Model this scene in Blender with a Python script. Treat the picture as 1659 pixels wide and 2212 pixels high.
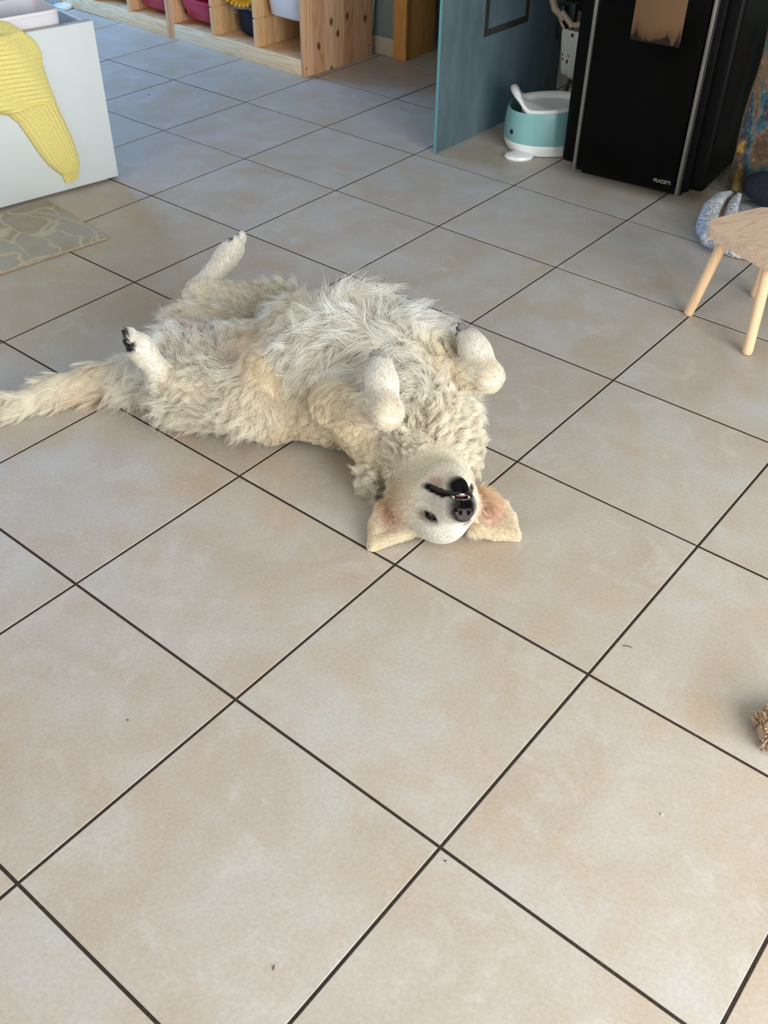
import bpy, bmesh, math, random
import numpy as np
from mathutils import Vector, Matrix, Euler
from mathutils.kdtree import KDTree

SC = bpy.context.scene
for o in list(bpy.data.objects):
    bpy.data.objects.remove(o)
COL = SC.collection
random.seed(7)
rng = np.random.default_rng(11)
PI = math.pi

# ------------------------------------------------------------------ camera
cd = bpy.data.cameras.new('camera')
cam = bpy.data.objects.new('camera', cd)
COL.objects.link(cam)
cd.sensor_fit = 'HORIZONTAL'
cd.sensor_width = 36.0
cd.lens = 2122.78 / 1659 * 36.0
cd.clip_start = 0.02
_R = ((0.77472853, 0.63216923, 0.01256093), (0.41754136, -0.49658029, -0.76096467), (-0.47482094, 0.59478575, -0.64867171))
_C = (1.3375426, -0.70086076, 1.37798324)
cam.matrix_world = Matrix(((_R[0][0], -_R[1][0], -_R[2][0], _C[0]),
                           (_R[0][1], -_R[1][1], -_R[2][1], _C[1]),
                           (_R[0][2], -_R[1][2], -_R[2][2], _C[2]),
                           (0, 0, 0, 1)))
SC.camera = cam

# ------------------------------------------------------------------ world, window light, exposure
world = bpy.data.worlds.new('world')
SC.world = world
world.use_nodes = True
bg = world.node_tree.nodes['Background']
bg.inputs[0].default_value = (0.75, 0.86, 1.0, 1)
bg.inputs[1].default_value = 0.4

def area(name, loc, target, sx, sy, power, color):
    l = bpy.data.lights.new(name, 'AREA')
    l.shape = 'RECTANGLE'
    l.size, l.size_y = sx, sy
    l.energy = power
    l.color = color
    o = bpy.data.objects.new(name, l)
    COL.objects.link(o)
    o.location = loc
    o.rotation_euler = (Vector(target) - Vector(loc)).to_track_quat('-Z', 'Y').to_euler()
    return o

# daylight through the three windows of the room (each lamp stands in its wall opening)
area('window_light_right', (3.14, 0.1, 1.05), (0.0, 0.35, 0.5), 2.3, 1.9, 160, (0.93, 0.965, 0.99))
area('window_light_left', (-4.19, 1.95, 1.45), (0.0, 1.95, 0.9), 1.2, 1.5, 84, (0.20, 0.49, 1.0))
area('window_light_front', (-0.6, -2.33, 1.6), (-0.6, 1.0, 0.9), 1.2, 1.1, 24, (0.95, 0.97, 1.0))

SC.view_settings.view_transform = 'Standard'
SC.view_settings.look = 'None'
SC.view_settings.exposure = 0.09
SC.view_settings.gamma = 1.0
SC.view_settings.use_curve_mapping = False
try:
    SC.cycles.max_bounces = 7
    SC.cycles.diffuse_bounces = 4
    SC.cycles.sample_clamp_indirect = 6
except Exception:
    pass

# ------------------------------------------------------------------ material helpers
MATS = {}

def srgb(r, g, b):
    f = lambda c: (c / 255 / 12.92) if c / 255 <= 0.04045 else ((c / 255 + 0.055) / 1.055) ** 2.4
    return (f(r), f(g), f(b), 1.0)

class NT:
    """small wrapper over a material's node tree"""
    def __init__(self, name):
        self.m = bpy.data.materials.new(name)
        self.m.use_nodes = True
        self.t = self.m.node_tree
        self.b = self.t.nodes['Principled BSDF']
        self.out = self.t.nodes['Material Output']
        MATS[name] = self.m

    def n(self, kind, **kw):
        nd = self.t.nodes.new(kind)
        for k, v in kw.items():
            if k.startswith('i_'):
                key = k[2:].replace('_', ' ')
                nd.inputs[key].default_value = v
            else:
                setattr(nd, k, v)
        return nd

    def l(self, a, b):
        self.t.links.new(a, b)

    def coord(self, kind='Object', scale=(1, 1, 1), loc=(0, 0, 0)):
        c = self.n('ShaderNodeTexCoord')
        mp = self.n('ShaderNodeMapping')
        mp.inputs['Scale'].default_value = scale
        mp.inputs['Location'].default_value = loc
        self.l(c.outputs[kind], mp.inputs['Vector'])
        return mp.outputs['Vector']

    def noise(self, vec, scale=5, detail=4, rough=0.55, dist=0.0):
        nd = self.n('ShaderNodeTexNoise')
        nd.inputs['Scale'].default_value = scale
        nd.inputs['Detail'].default_value = detail
        nd.inputs['Roughness'].default_value = rough
        nd.inputs['Distortion'].default_value = dist
        if vec is not None:
            self.l(vec, nd.inputs['Vector'])
        return nd.outputs['Fac']

    def ramp(self, fac, stops):
        r = self.n('ShaderNodeValToRGB')
        e = r.color_ramp.elements
        while len(e) < len(stops):
            e.new(0.5)
        for el, (p, c) in zip(e, stops):
            el.position = p
            el.color = c
        self.l(fac, r.inputs[0])
        return r.outputs[0]

    def mix(self, fac, a, b, mode='MIX'):
        m = self.n('ShaderNodeMix', data_type='RGBA', blend_type=mode)
        for s, v in ((m.inputs[0], fac), (m.inputs[6], a), (m.inputs[7], b)):
            if hasattr(v, 'is_output') or isinstance(v, bpy.types.NodeSocket):
                self.l(v, s)
            else:
                s.default_value = v
        return m.outputs[2]

    def math(self, op, a, b=0.0):
        m = self.n('ShaderNodeMath', operation=op)
        for s, v in ((m.inputs[0], a), (m.inputs[1], b)):
            if isinstance(v, bpy.types.NodeSocket):
                self.l(v, s)
            else:
                s.default_value = v
        return m.outputs[0]

    def bump(self, h, strength=0.2, dist=0.01):
        b = self.n('ShaderNodeBump')
        b.inputs['Strength'].default_value = strength
        b.inputs['Distance'].default_value = dist
        self.l(h, b.inputs['Height'])
        self.l(b.outputs[0], self.b.inputs['Normal'])

    def base(self, c):
        s = self.b.inputs['Base Color']
        if isinstance(c, bpy.types.NodeSocket):
            self.l(c, s)
        else:
            s.default_value = c

    def set(self, rough=0.5, metal=0.0, spec=0.5):
        self.b.inputs['Roughness'].default_value = rough
        self.b.inputs['Metallic'].default_value = metal
        self.b.inputs['Specular IOR Level'].default_value = spec
        return self

def plain(name, col, rough=0.5, metal=0.0, spec=0.5, grain=0.06, gscale=14.0, bump=0.0):
    t = NT(name)
    v = t.coord()
    n = t.noise(v, gscale, 3)
    lo = tuple(c * (1 - grain) for c in col[:3]) + (1,)
    hi = tuple(min(1, c * (1 + grain)) for c in col[:3]) + (1,)
    t.base(t.ramp(n, [(0.3, lo), (0.7, hi)]))
    t.set(rough, metal, spec)
    if bump:
        t.bump(t.noise(v, gscale * 6, 2), bump, 0.002)
    return t.m

def wood(name, light, dark, axis='X', scale=1.0, rough=0.55, knots=False, boards=0.0):
    t = NT(name)
    sc = {'X': (1.2, 14, 14), 'Y': (14, 1.2, 14), 'Z': (14, 14, 1.2)}[axis]
    v = t.coord('Object', tuple(s * scale for s in sc))
    n1 = t.noise(v, 1.6, 3, 0.5, 0.6)
    rings = t.math('FRACT', t.math('MULTIPLY', n1, 7.0))
    g = t.ramp(rings, [(0.0, dark), (0.35, light), (0.8, light), (1.0, tuple(0.5 * (a + b) for a, b in zip(light, dark)))])
    fine = t.noise(t.coord('Object', tuple(s * 5 * scale for s in sc)), 3, 2)
    c = t.mix(0.25, g, t.ramp(fine, [(0.3, dark), (0.7, light)]))
    if boards:
        # solid panels are glued up from staves of slightly different tone
        k = {'X': 1, 'Y': 0, 'Z': 1}[axis]
        co = t.n('ShaderNodeTexCoord')
        sp = t.n('ShaderNodeSeparateXYZ')
        t.l(co.outputs['Object'], sp.inputs[0])
        st = t.math('FLOOR', t.math('MULTIPLY', sp.outputs[k], 1 / boards))
        wn = t.n('ShaderNodeTexWhiteNoise', noise_dimensions='1D')
        t.l(st, wn.inputs['W'])
        c = t.mix(1.0, c, t.ramp(wn.outputs['Value'], [(0, (0.74, 0.63, 0.56, 1)), (1, (1.0, 1.0, 1.0, 1))]), 'MULTIPLY')
    if knots:
        co2 = t.n('ShaderNodeTexCoord'); sp2 = t.n('ShaderNodeSeparateXYZ'); cb_ = t.n('ShaderNodeCombineXYZ')
        t.l(co2.outputs['Object'], sp2.inputs[0])
        t.l(t.math('MULTIPLY', sp2.outputs[1], 9.0), cb_.inputs[0])
        t.l(t.math('MULTIPLY', sp2.outputs[2], 5.5), cb_.inputs[1])
        vo = t.n('ShaderNodeTexVoronoi', voronoi_dimensions='2D')
        vo.inputs['Scale'].default_value = 1.0
        t.l(cb_.outputs[0], vo.inputs['Vector'])
        kf = t.ramp(vo.outputs['Distance'], [(0.0, (1, 1, 1, 1)), (0.06, (0.85, 0.85, 0.85, 1)), (0.13, (0, 0, 0, 1))])
        kc = t.n('ShaderNodeSeparateColor')
        t.l(vo.outputs['Color'], kc.inputs[0])
        kf = t.math('MULTIPLY', kf, t.math('GREATER_THAN', kc.outputs[0], 0.38))
        c = t.mix(kf, c, srgb(92, 48, 30))
    t.base(c)
    t.set(rough, 0, 0.35)
    t.bump(rings, 0.05, 0.001)
    return t.m

# floor tiles: cream stoneware, clouded, each tile with its own cut of the pattern
t = NT('tile_stoneware')
oi = t.n('ShaderNodeObjectInfo')
co = t.n('ShaderNodeTexCoord')
off = t.n('ShaderNodeVectorMath', operation='ADD')
mul = t.n('ShaderNodeVectorMath', operation='SCALE')
mul.inputs['Scale'].default_value = 37.0
cmb = t.n('ShaderNodeCombineXYZ')
t.l(oi.outputs['Random'], cmb.inputs[0])
t.l(t.math('FRACT', t.math('MULTIPLY', oi.outputs['Random'], 7.31)), cmb.inputs[1])
t.l(cmb.outputs[0], mul.inputs[0])
t.l(co.outputs['Object'], off.inputs[0])
t.l(mul.outputs[0], off.inputs[1])
V = off.outputs[0]
n1 = t.noise(V, 4.2, 8, 0.62, 0.7)
n2 = t.noise(V, 9.5, 6, 0.65, 1.2)
n3 = t.noise(V, 150, 3, 0.6)
base = t.ramp(n1, [(0.30, srgb(203, 186, 166)), (0.47, srgb(208, 196, 180)), (0.62, srgb(212, 204, 192)), (0.75, srgb(214, 210, 204))])
veil = t.ramp(n2, [(0.54, (0, 0, 0, 1)), (0.70, (0.55, 0.55, 0.55, 1))])
c = t.mix(veil, base, srgb(226, 219, 210))
pe = t.ramp(t.noise(V, 6.0, 5, 0.6, 0.4), [(0.48, (0, 0, 0, 1)), (0.76, (0.62, 0.62, 0.62, 1))])
c = t.mix(pe, c, srgb(208, 180, 148))
c = t.mix(1.0, c, t.ramp(n3, [(0.35, (0.66, 0.652, 0.64, 1)), (0.65, (0.75, 0.742, 0.732, 1))]), 'MULTIPLY')
t.base(c)
rr = t.ramp(n2, [(0.3, (0.40, 0.40, 0.40, 1)), (0.7, (0.52, 0.52, 0.52, 1))])
t.l(rr, t.b.inputs['Roughness'])
t.b.inputs['Specular IOR Level'].default_value = 0.42
t.bump(t.mix(0.35, n1, n3), 0.10, 0.003)
M_TILE = t.m

t = NT('grout_dark')
v = t.coord('Object')
t.base(t.ramp(t.noise(v, 220, 3, 0.7), [(0.35, srgb(44, 37, 31)), (0.66, srgb(62, 52, 44)), (0.76, srgb(112, 100, 88))]))
t.set(0.9, 0, 0.2)
t.bump(t.noise(v, 300, 2), 0.4, 0.002)
M_GROUT = t.m

M_WALL = plain('wall_paint_white', srgb(188, 184, 178), 0.85, grain=0.02)
M_WALLG = plain('wall_paint_sage', srgb(128, 142, 130), 0.85, grain=0.03, bump=0.1)
M_CEIL = plain('ceiling_paint', srgb(205, 202, 196), 0.9, grain=0.02)
M_SKIRT = plain('skirting_tile', srgb(196, 176, 152), 0.45, grain=0.05)
M_BEECH = wood('beech_door_wood', srgb(222, 162, 90), srgb(204, 142, 70), 'Z', 1.0, 0.45)
M_PINE_X = wood('pine_rail', srgb(232, 206, 168), srgb(206, 172, 128), 'X', 1.0, 0.5)
M_PINE_Y = wood('pine_panel_flat', srgb(236, 198, 152), srgb(212, 164, 114), 'Y', 1.0, 0.5, boards=0.075)
M_PINE_S = wood('pine_panel_knotty', srgb(240, 196, 154), srgb(212, 158, 116), 'Z', 0.8, 0.5, knots=True, boards=0.066)
M_PINE_Z = wood('pine_upright', srgb(236, 198, 150), srgb(212, 166, 114), 'Z', 1.0, 0.5, boards=0.06)
M_ASH = wood('stool_seat_wood', srgb(226, 196, 166), srgb(198, 158, 128), 'Y', 1.3, 0.5)
M_ASH_Z = wood('stool_leg_wood', srgb(228, 192, 152), srgb(216, 176, 134), 'Z', 0.6, 0.4)
M_WHITE = plain('white_laminate', srgb(216, 221, 220), 0.38, grain=0.01)
M_EDGE = plain('grey_laminate_edge', srgb(176, 168, 158), 0.5)
M_BLACKM = plain('black_lacquered_steel', srgb(5, 5, 5), 0.45, 0.0, 0.12, grain=0.2)
M_BLACKG = plain('black_glass', srgb(4, 4, 4), 0.2, 0.0, 0.1, grain=0.1)
M_CHROME = plain('brushed_trim_steel', srgb(150, 146, 140), 0.35, 0.9, 0.5, grain=0.1)
M_SOOT = NT('sooty_fire_glass')
v = M_SOOT.coord('Object', (16, 16, 5))
zc = M_SOOT.n('ShaderNodeTexCoord'); zs = M_SOOT.n('ShaderNodeSeparateXYZ')
M_SOOT.l(zc.outputs['Object'], zs.inputs[0])
edge = M_SOOT.math('ADD', M_SOOT.math('MULTIPLY', M_SOOT.math('SUBTRACT', M_SOOT.noise(v, 2.6, 3), 0.40), 0.10), 0.0)
hh = M_SOOT.math('SUBTRACT', zs.outputs[2], edge)
M_SOOT.base(M_SOOT.ramp(M_SOOT.math('MULTIPLY', hh, 20.0), [(-0.0, srgb(24, 16, 10)), (0.15, srgb(80, 56, 36)), (0.6, srgb(96, 70, 47)), (1.0, srgb(104, 77, 53))]))
M_SOOT.set(0.35, 0, 0.4)
M_SOOT = M_SOOT.m
M_LETTER = plain('letter_grey', srgb(150, 146, 140), 0.5)
M_TEAL = plain('potty_teal_plastic', srgb(132, 180, 180), 0.35, grain=0.02)
M_PWHITE = plain('potty_white_plastic', srgb(236, 236, 232), 0.28, grain=0.01)
M_DARKDOT = plain('dark_eye_print', srgb(24, 26, 28), 0.4)
M_PINK = NT('pink_clear_plastic')
M_PINK.base(srgb(222, 58, 98)); M_PINK.set(0.28, 0, 0.5)
M_PINK.b.inputs['Transmission Weight'].default_value = 0.45
M_PINK = M_PINK.m
M_MILK = NT('milky_bin_plastic')
M_MILK.base(srgb(226, 228, 234)); M_MILK.set(0.35, 0, 0.5)
M_MILK.b.inputs['Subsurface Weight'].default_value = 0.0
M_MILK = M_MILK.m
M_MILK2 = plain('white_bin_plastic', srgb(228, 222, 226), 0.35, grain=0.02)
M_TOYPINK = plain('toy_pink_plastic', srgb(236, 176, 206), 0.35)
M_NAVY = plain('navy_bag_cloth', srgb(20, 27, 44), 0.8, grain=0.4, gscale=60, bump=0.3)
M_GREYFLAP = plain('grey_felt_flap', srgb(150, 140, 138), 0.9, bump=0.3)
M_YELLOWTOY = plain('yellow_toy_plastic', srgb(222, 160, 22), 0.4)
M_GREENTOY = plain('green_toy_plastic', srgb(84, 176, 84), 0.4)
M_CABLE = plain('white_cable_plastic', srgb(214, 208, 196), 0.4)
M_CREAMTUBE = plain('cream_tube_plastic', srgb(190, 168, 140), 0.45)
M_STEELTUBE = plain('grey_tube_steel', srgb(128, 126, 124), 0.3, 0.7)
M_HINGE = plain('hinge_dark_steel', srgb(66, 76, 80), 0.35, 0.6)
M_LEAF = plain('printed_leaf', srgb(26, 66, 52), 0.9)
M_CHERRY = plain('printed_cherry', srgb(110, 24, 52), 0.9)
M_QUILT = plain('quilt_cloth', srgb(206, 208, 200), 0.9, grain=0.04, bump=0.3)

t = NT('frosted_glass')
v = t.coord('Object', (1, 1, 1))
st = t.noise(t.coord('Object', (9, 9, 2.0)), 2.2, 5, 0.65, 0.4)
sm = t.noise(v, 3.0, 3, 0.5)
tr = t.n('ShaderNodeBsdfTranslucent')
tr.inputs[0].default_value = srgb(140, 158, 158)
gl = t.n('ShaderNodeBsdfDiffuse')
gcol = t.ramp(t.mix(0.5, st, sm), [(0.35, srgb(104, 118, 118)), (0.62, srgb(138, 154, 154)), (0.75, srgb(172, 184, 184))])
t.l(gcol, gl.inputs[0])
m1 = t.n('ShaderNodeMixShader'); m1.inputs[0].default_value = 0.55
t.l(gl.outputs[0], m1.inputs[1]); t.l(tr.outputs[0], m1.inputs[2])
gs = t.n('ShaderNodeBsdfGlossy'); gs.inputs['Roughness'].default_value = 0.35
gs.inputs[0].default_value = (0.8, 0.95, 1.0, 1)
m2 = t.n('ShaderNodeMixShader'); m2.inputs[0].default_value = 0.05
t.l(m1.outputs[0], m2.inputs[1]); t.l(gs.outputs[0], m2.inputs[2])
t.l(m2.outputs[0], t.out.inputs[0])
M_FROST = t.m
M_GLASSEDGE = plain('glass_edge_green', srgb(96, 150, 152), 0.2)
M_GLASSCLEAR = plain('clear_glass_strip', srgb(46, 46, 42), 0.15)

t = NT('rug_pile')
v0 = t.coord('Object')
wv = t.n('ShaderNodeVectorMath', operation='ADD')
nn = t.n('ShaderNodeTexNoise'); nn.inputs['Scale'].default_value = 5.0
t.l(v0, nn.inputs['Vector'])
sc_ = t.n('ShaderNodeVectorMath', operation='SCALE'); sc_.inputs['Scale'].default_value = 0.16
t.l(nn.outputs['Color'], sc_.inputs[0]); t.l(v0, wv.inputs[0]); t.l(sc_.outputs[0], wv.inputs[1])
vo = t.n('ShaderNodeTexVoronoi', feature='DISTANCE_TO_EDGE'); vo.inputs['Scale'].default_value = 11.0
mp = t.n('ShaderNodeMapping'); mp.inputs['Scale'].default_value = (1.0, 0.55, 1.0); mp.inputs['Rotation'].default_value = (0, 0, 0.6)
t.l(wv.outputs[0], mp.inputs['Vector']); t.l(mp.outputs[0], vo.inputs['Vector'])
line = t.ramp(vo.outputs['Distance'], [(0.0, (1, 1, 1, 1)), (0.025, (0.6, 0.6, 0.6, 1)), (0.055, (0, 0, 0, 1))])
big = t.ramp(t.noise(v0, 4.0, 3), [(0.42, srgb(178, 165, 137)), (0.58, srgb(184, 178, 166))])
c = t.mix(line, big, srgb(212, 202, 176))
pn = t.noise(v0, 420, 2, 0.7)
c = t.mix(1.0, c, t.ramp(pn, [(0.3, (0.86, 0.86, 0.86, 1)), (0.7, (1.08, 1.1, 1.1, 1))]), 'MULTIPLY')
t.base(c); t.set(0.95, 0, 0.1)
t.bump(pn, 0.8, 0.004)
M_RUG = t.m
M_RUGEDGE = plain('rug_edge', srgb(190, 170, 142), 0.95, grain=0.2, gscale=200, bump=0.6)

t = NT('yellow_knit')
v = t.coord('Object')
c = t.ramp(t.noise(v, 260, 2, 0.7), [(0.3, srgb(222, 206, 122)), (0.7, srgb(242, 228, 152))])
t.base(c); t.set(0.95, 0, 0.1)
t.bump(t.noise(v, 380, 2), 0.5, 0.002)
M_KNIT = t.m

t = NT('impasto_paint')
v = t.coord('Object', (1, 1, 1))
w = t.noise(t.coord('Object', (5, 5, 2.6), (1.3, 0.2, 0.4)), 1.6, 3, 0.55, 1.0)
c = t.ramp(w, [(0.22, srgb(30, 20, 12)), (0.38, srgb(74, 48, 22)), (0.46, srgb(96, 74, 50)), (0.52, srgb(16, 70, 82)), (0.58, srgb(10, 34, 46)), (0.63, srgb(64, 46, 26)), (0.70, srgb(140, 108, 24)), (0.76, srgb(150, 150, 110))])
c.node.color_ramp.interpolation = 'EASE'
t.base(c); t.set(0.4, 0, 0.5)
t.bump(t.noise(v, 40, 5, 0.7, 1.0), 0.8, 0.01)
M_IMPASTO = t.m
M_BOARD = plain('board_edge_brown', srgb(92, 68, 44), 0.7)
M_FLEECE = NT('grey_white_fleece')
v = M_FLEECE.coord('Object', (1, 1, 1))
M_FLEECE.base(M_FLEECE.ramp(M_FLEECE.noise(v, 60, 4, 0.6, 1.5), [(0.38, srgb(132, 132, 136)), (0.5, srgb(186, 186, 188)), (0.7, srgb(222, 225, 230))]))
M_FLEECE.set(0.95, 0, 0.1); M_FLEECE.bump(M_FLEECE.noise(v, 90, 3), 0.9, 0.006)
M_FLEECE = M_FLEECE.m
M_BROWNL = plain('brown_lining', srgb(122, 92, 82), 0.9, grain=0.15, gscale=40)
M_NAVYF = plain('dark_blue_plush', srgb(22, 28, 42), 0.95, grain=0.4, gscale=80, bump=0.8)
M_CHEN = plain('beige_chenille', srgb(186, 160, 130), 0.95, grain=0.12, gscale=60)
M_CRUMB = plain('brown_crumb', srgb(70, 50, 38), 0.8)
M_WFRAME = plain('window_frame_white', srgb(235, 235, 232), 0.4, grain=0.01)

# ------------------------------------------------------------------ geometry helpers
class G:
    """collects shapes into one bmesh and links them as ONE mesh object"""
    def __init__(self):
        self.bm = bmesh.new()

    def box(self, c, s, bevel=0.0, rot=None, seg=2):
        r = bmesh.ops.create_cube(self.bm, size=1.0)
        vs = r['verts']
        m = Matrix.Translation(c) @ (rot.to_4x4() if rot is not None else Matrix.Identity(4)) @ Matrix.Diagonal((s[0], s[1], s[2], 1))
        bmesh.ops.transform(self.bm, matrix=m, verts=vs)
        if bevel > 0:
            es = list({e for v_ in vs for e in v_.link_edges})
            bmesh.ops.bevel(self.bm, geom=es, offset=bevel, segments=seg, affect='EDGES', profile=0.5)
        return self

    def ring_skin(self, rings, closed=True, cap=True):
        R = [[self.bm.verts.new(p) for p in ring] for ring in rings]
        n = len(R[0])
        for a, b in zip(R[:-1], R[1:]):
            for i in range(n if closed else n - 1):
                j = (i + 1) % n
                self.bm.faces.new((a[i], a[j], b[j], b[i]))
        if cap:
            self.bm.faces.new(R[0][::-1])
            self.bm.faces.new(R[-1])
        return self

    def tube(self, pts, rad, seg=10, cap=True):
        pts = [Vector(p) for p in pts]
        if not hasattr(rad, '__len__'):
            rad = [rad] * len(pts)
        rings = []
        ref = None
        for i, p in enumerate(pts):
            d = (pts[min(i + 1, len(pts) - 1)] - pts[max(i - 1, 0)]).normalized()
            if ref is None:
                ref = d.orthogonal().normalized()
            ref = (ref - d * ref.dot(d)).normalized()
            q = d.cross(ref)
            rings.append([p + (ref * math.cos(2 * PI * k / seg) + q * math.sin(2 * PI * k / seg)) * rad[i] for k in range(seg)])
        return self.ring_skin(rings, True, cap)

    def loft(self, prof, ctr=(0, 0), seg=40, ex=2.0, cap=True):
        """prof: list of (rx, ry, z[, dx, dy]) superellipse rings"""
        rings = []
        for pr in prof:
            rx, ry, z = pr[:3]
            dx, dy = (pr[3], pr[4]) if len(pr) > 3 else (0, 0)
            ring = []
            for k in range(seg):
                a = 2 * PI * k / seg
                ca, sa = math.cos(a), math.sin(a)
                ring.append(Vector((ctr[0] + dx + rx * math.copysign(abs(ca) ** (2 / ex), ca), ctr[1] + dy + ry * math.copysign(abs(sa) ** (2 / ex), sa), z)))
            rings.append(ring)
        return self.ring_skin(rings, True, cap)

    def prism(self, poly, z0, z1, bevel=0.0):
        a = [self.bm.verts.new((p[0], p[1], z0)) for p in poly]
        b = [self.bm.verts.new((p[0], p[1], z1)) for p in poly]
        n = len(poly)
        f = [self.bm.faces.new(a[::-1]), self.bm.faces.new(b)]
        for i in range(n):
            f.append(self.bm.faces.new((a[i], a[(i + 1) % n], b[(i + 1) % n], b[i])))
        if bevel > 0:
            es = list({e for ff in f[:2] for e in ff.edges})
            bmesh.ops.bevel(self.bm, geom=es, offset=bevel, segments=2, affect='EDGES', profile=0.5)
        return self

    def ball(self, c, r, seg=16, rings=10, rot=None):
        if not hasattr(r, '__len__'):
            r = (r, r, r)
        q = bmesh.ops.create_uvsphere(self.bm, u_segments=seg, v_segments=rings, radius=1.0)
        m = Matrix.Translation(c) @ (rot.to_4x4() if rot is not None else Matrix.Identity(4)) @ Matrix.Diagonal((r[0], r[1], r[2], 1))
        bmesh.ops.transform(self.bm, matrix=m, verts=q['verts'])
        return self

    def grid(self, P, thick=None):
        """P[i][j] points -> sheet"""
        V_ = [[self.bm.verts.new(p) for p in row] for row in P]
        for i in range(len(P) - 1):
            for j in range(len(P[0]) - 1):
                self.bm.faces.new((V_[i][j], V_[i + 1][j], V_[i + 1][j + 1], V_[i][j + 1]))
        return self

    def build(self, name, mat, parent=None, smooth=True, angle=0.6, label=None):
        me = bpy.data.meshes.new(name)
        bmesh.ops.recalc_face_normals(self.bm, faces=self.bm.faces)
        self.bm.to_mesh(me)
        self.bm.free()
        me.materials.append(mat)
        if smooth:
            me.polygons.foreach_set('use_smooth', [True] * len(me.polygons))
            try:
                me.set_sharp_from_angle(angle=angle)
            except Exception:
                pass
        o = bpy.data.objects.new(name, me)
        COL.objects.link(o)
        if parent is not None:
            o.parent = parent
        if label:
            o['label'] = label
        return o

def tag(o, label, cat, group=None, kind=None):
    o['label'] = label
    o['category'] = cat
    if group:
        o['group'] = group
    if kind:
        o['kind'] = kind
    return o

def thing(name, label, cat, loc=(0, 0, 0), rotz=0.0, group=None):
    o = bpy.data.objects.new(name, None)
    o.empty_display_size = 0.05
    COL.objects.link(o)
    o.location = loc
    o.rotation_euler = (0, 0, rotz)
    return tag(o, label, cat, group)

def struct(o):
    o['kind'] = 'structure'
    return o

# ------------------------------------------------------------------ room shell
X0, X1, Y0, Y1, YH, H = -4.25, 3.2, -2.4, 3.16, 4.75, 2.5
TS, JT = 0.45, 0.0055
floor = struct(G().box(((X0 + X1) / 2, (Y0 + YH) / 2, -0.0513), (X1 - X0 + 0.2, YH - Y0 + 0.2, 0.1005)).build('floor', M_GROUT, None, False))
a, b_ = (TS - JT) / 2, (TS - JT) / 2 - 0.0011
bm = bmesh.new()
lo = [bm.verts.new((sx * a, sy * a, -0.006)) for sx, sy in ((-1, -1), (1, -1), (1, 1), (-1, 1))]
mi = [bm.verts.new((sx * a, sy * a, -0.0006)) for sx, sy in ((-1, -1), (1, -1), (1, 1), (-1, 1))]
hi = [bm.verts.new((sx * b_, sy * b_, 0.0)) for sx, sy in ((-1, -1), (1, -1), (1, 1), (-1, 1))]
for i in range(4):
    j = (i + 1) % 4
    bm.faces.new((lo[i], lo[j], mi[j], mi[i]))
    bm.faces.new((mi[i], mi[j], hi[j], hi[i]))
bm.faces.new(hi)
tile_me = bpy.data.meshes.new('tile')
bm.to_mesh(tile_me)
bm.free()
tile_me.materials.append(M_TILE)
for i in range(-9, 7):
    for j in range(-5, 10):
        o = bpy.data.objects.new('tile', tile_me)
        o.location = ((i + 0.5) * TS, (j + 0.5) * TS, rng.uniform(-0.0004, 0.0003))
        o.rotation_euler = (rng.normal(0, 0.0006), rng.normal(0, 0.0006), (PI / 2) * int(rng.integers(0, 4)))
        COL.objects.link(o)
        o.parent = floor

def wall(name, boxes, mat):
    g = G()
    for c0, c1 in boxes:
        g.box(tuple((p + q) / 2 for p, q in zip(c0, c1)), tuple(abs(q - p) for p, q in zip(c0, c1)))
    return struct(g.build(name, mat, None, False))

DX0, DX1 = -1.655, -0.735          # doorway in the back wall
wall('wall_back', [((X0, Y1, 0), (DX0 - 0.06, Y1 + 0.22, H)), ((DX1 + 0.06, Y1, 0), (X1, Y1 + 0.22, H)), ((DX0 - 0.06, Y1, 2.1), (DX1 + 0.06, Y1 + 0.22, H))], M_WALLG)
# right wall with a wide window, left wall with a window, front wall with a window
wall('wall_right', [((X1, Y0, 0), (X1 + 0.2, -1.1, H)), ((X1, 1.3, 0), (X1 + 0.2, YH, H)), ((X1, -1.1, 0), (X1 + 0.2, 1.3, 0.06)), ((X1, -1.1, 2.05), (X1 + 0.2, 1.3, H))], M_WALL)
wall('wall_left', [((X0 - 0.2, Y0, 0), (X0, 1.3, H)), ((X0 - 0.2, 2.6, 0), (X0, YH, H)), ((X0 - 0.2, 1.3, 0), (X0, 2.6, 0.65)), ((X0 - 0.2, 1.3, 2.25), (X0, 2.6, H))], M_WALL)
wall('wall_front', [((X0, Y0 - 0.2, 0), (-1.25, Y0, H)), ((0.05, Y0 - 0.2, 0), (X1, Y0, H)), ((-1.25, Y0 - 0.2, 0), (0.05, Y0, 1.0)), ((-1.25, Y0 - 0.2, 2.2), (0.05, Y0, H))], M_WALL)
wall('wall_hallway', [((X0, YH, 0), (X1, YH + 0.1, H))], M_WALL)
wall('ceiling', [((X0 - 0.2, Y0 - 0.2, H), (X1 + 0.2, YH + 0.1, H + 0.1))], M_CEIL)

def window_frame(name, c, w, axis):
    g = G()
    z0, z1 = c[2]
    for s in (-1, 1):
        if axis == 'Y':
            g.box((c[0], c[1] + s * (w / 2 - 0.03), (z0 + z1) / 2), (0.06, 0.06, z1 - z0), 0.004)
        else:
            g.box((c[0] + s * (w / 2 - 0.03), c[1], (z0 + z1) / 2), (0.06, 0.06, z1 - z0), 0.004)
    for z in (z0 + 0.03, z1 - 0.03):
        g.box((c[0], c[1], z), (0.06, w - 0.13, 0.06) if axis == 'Y' else (w - 0.13, 0.06, 0.06), 0.004)
    return struct(g.build(name, M_WFRAME))

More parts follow.
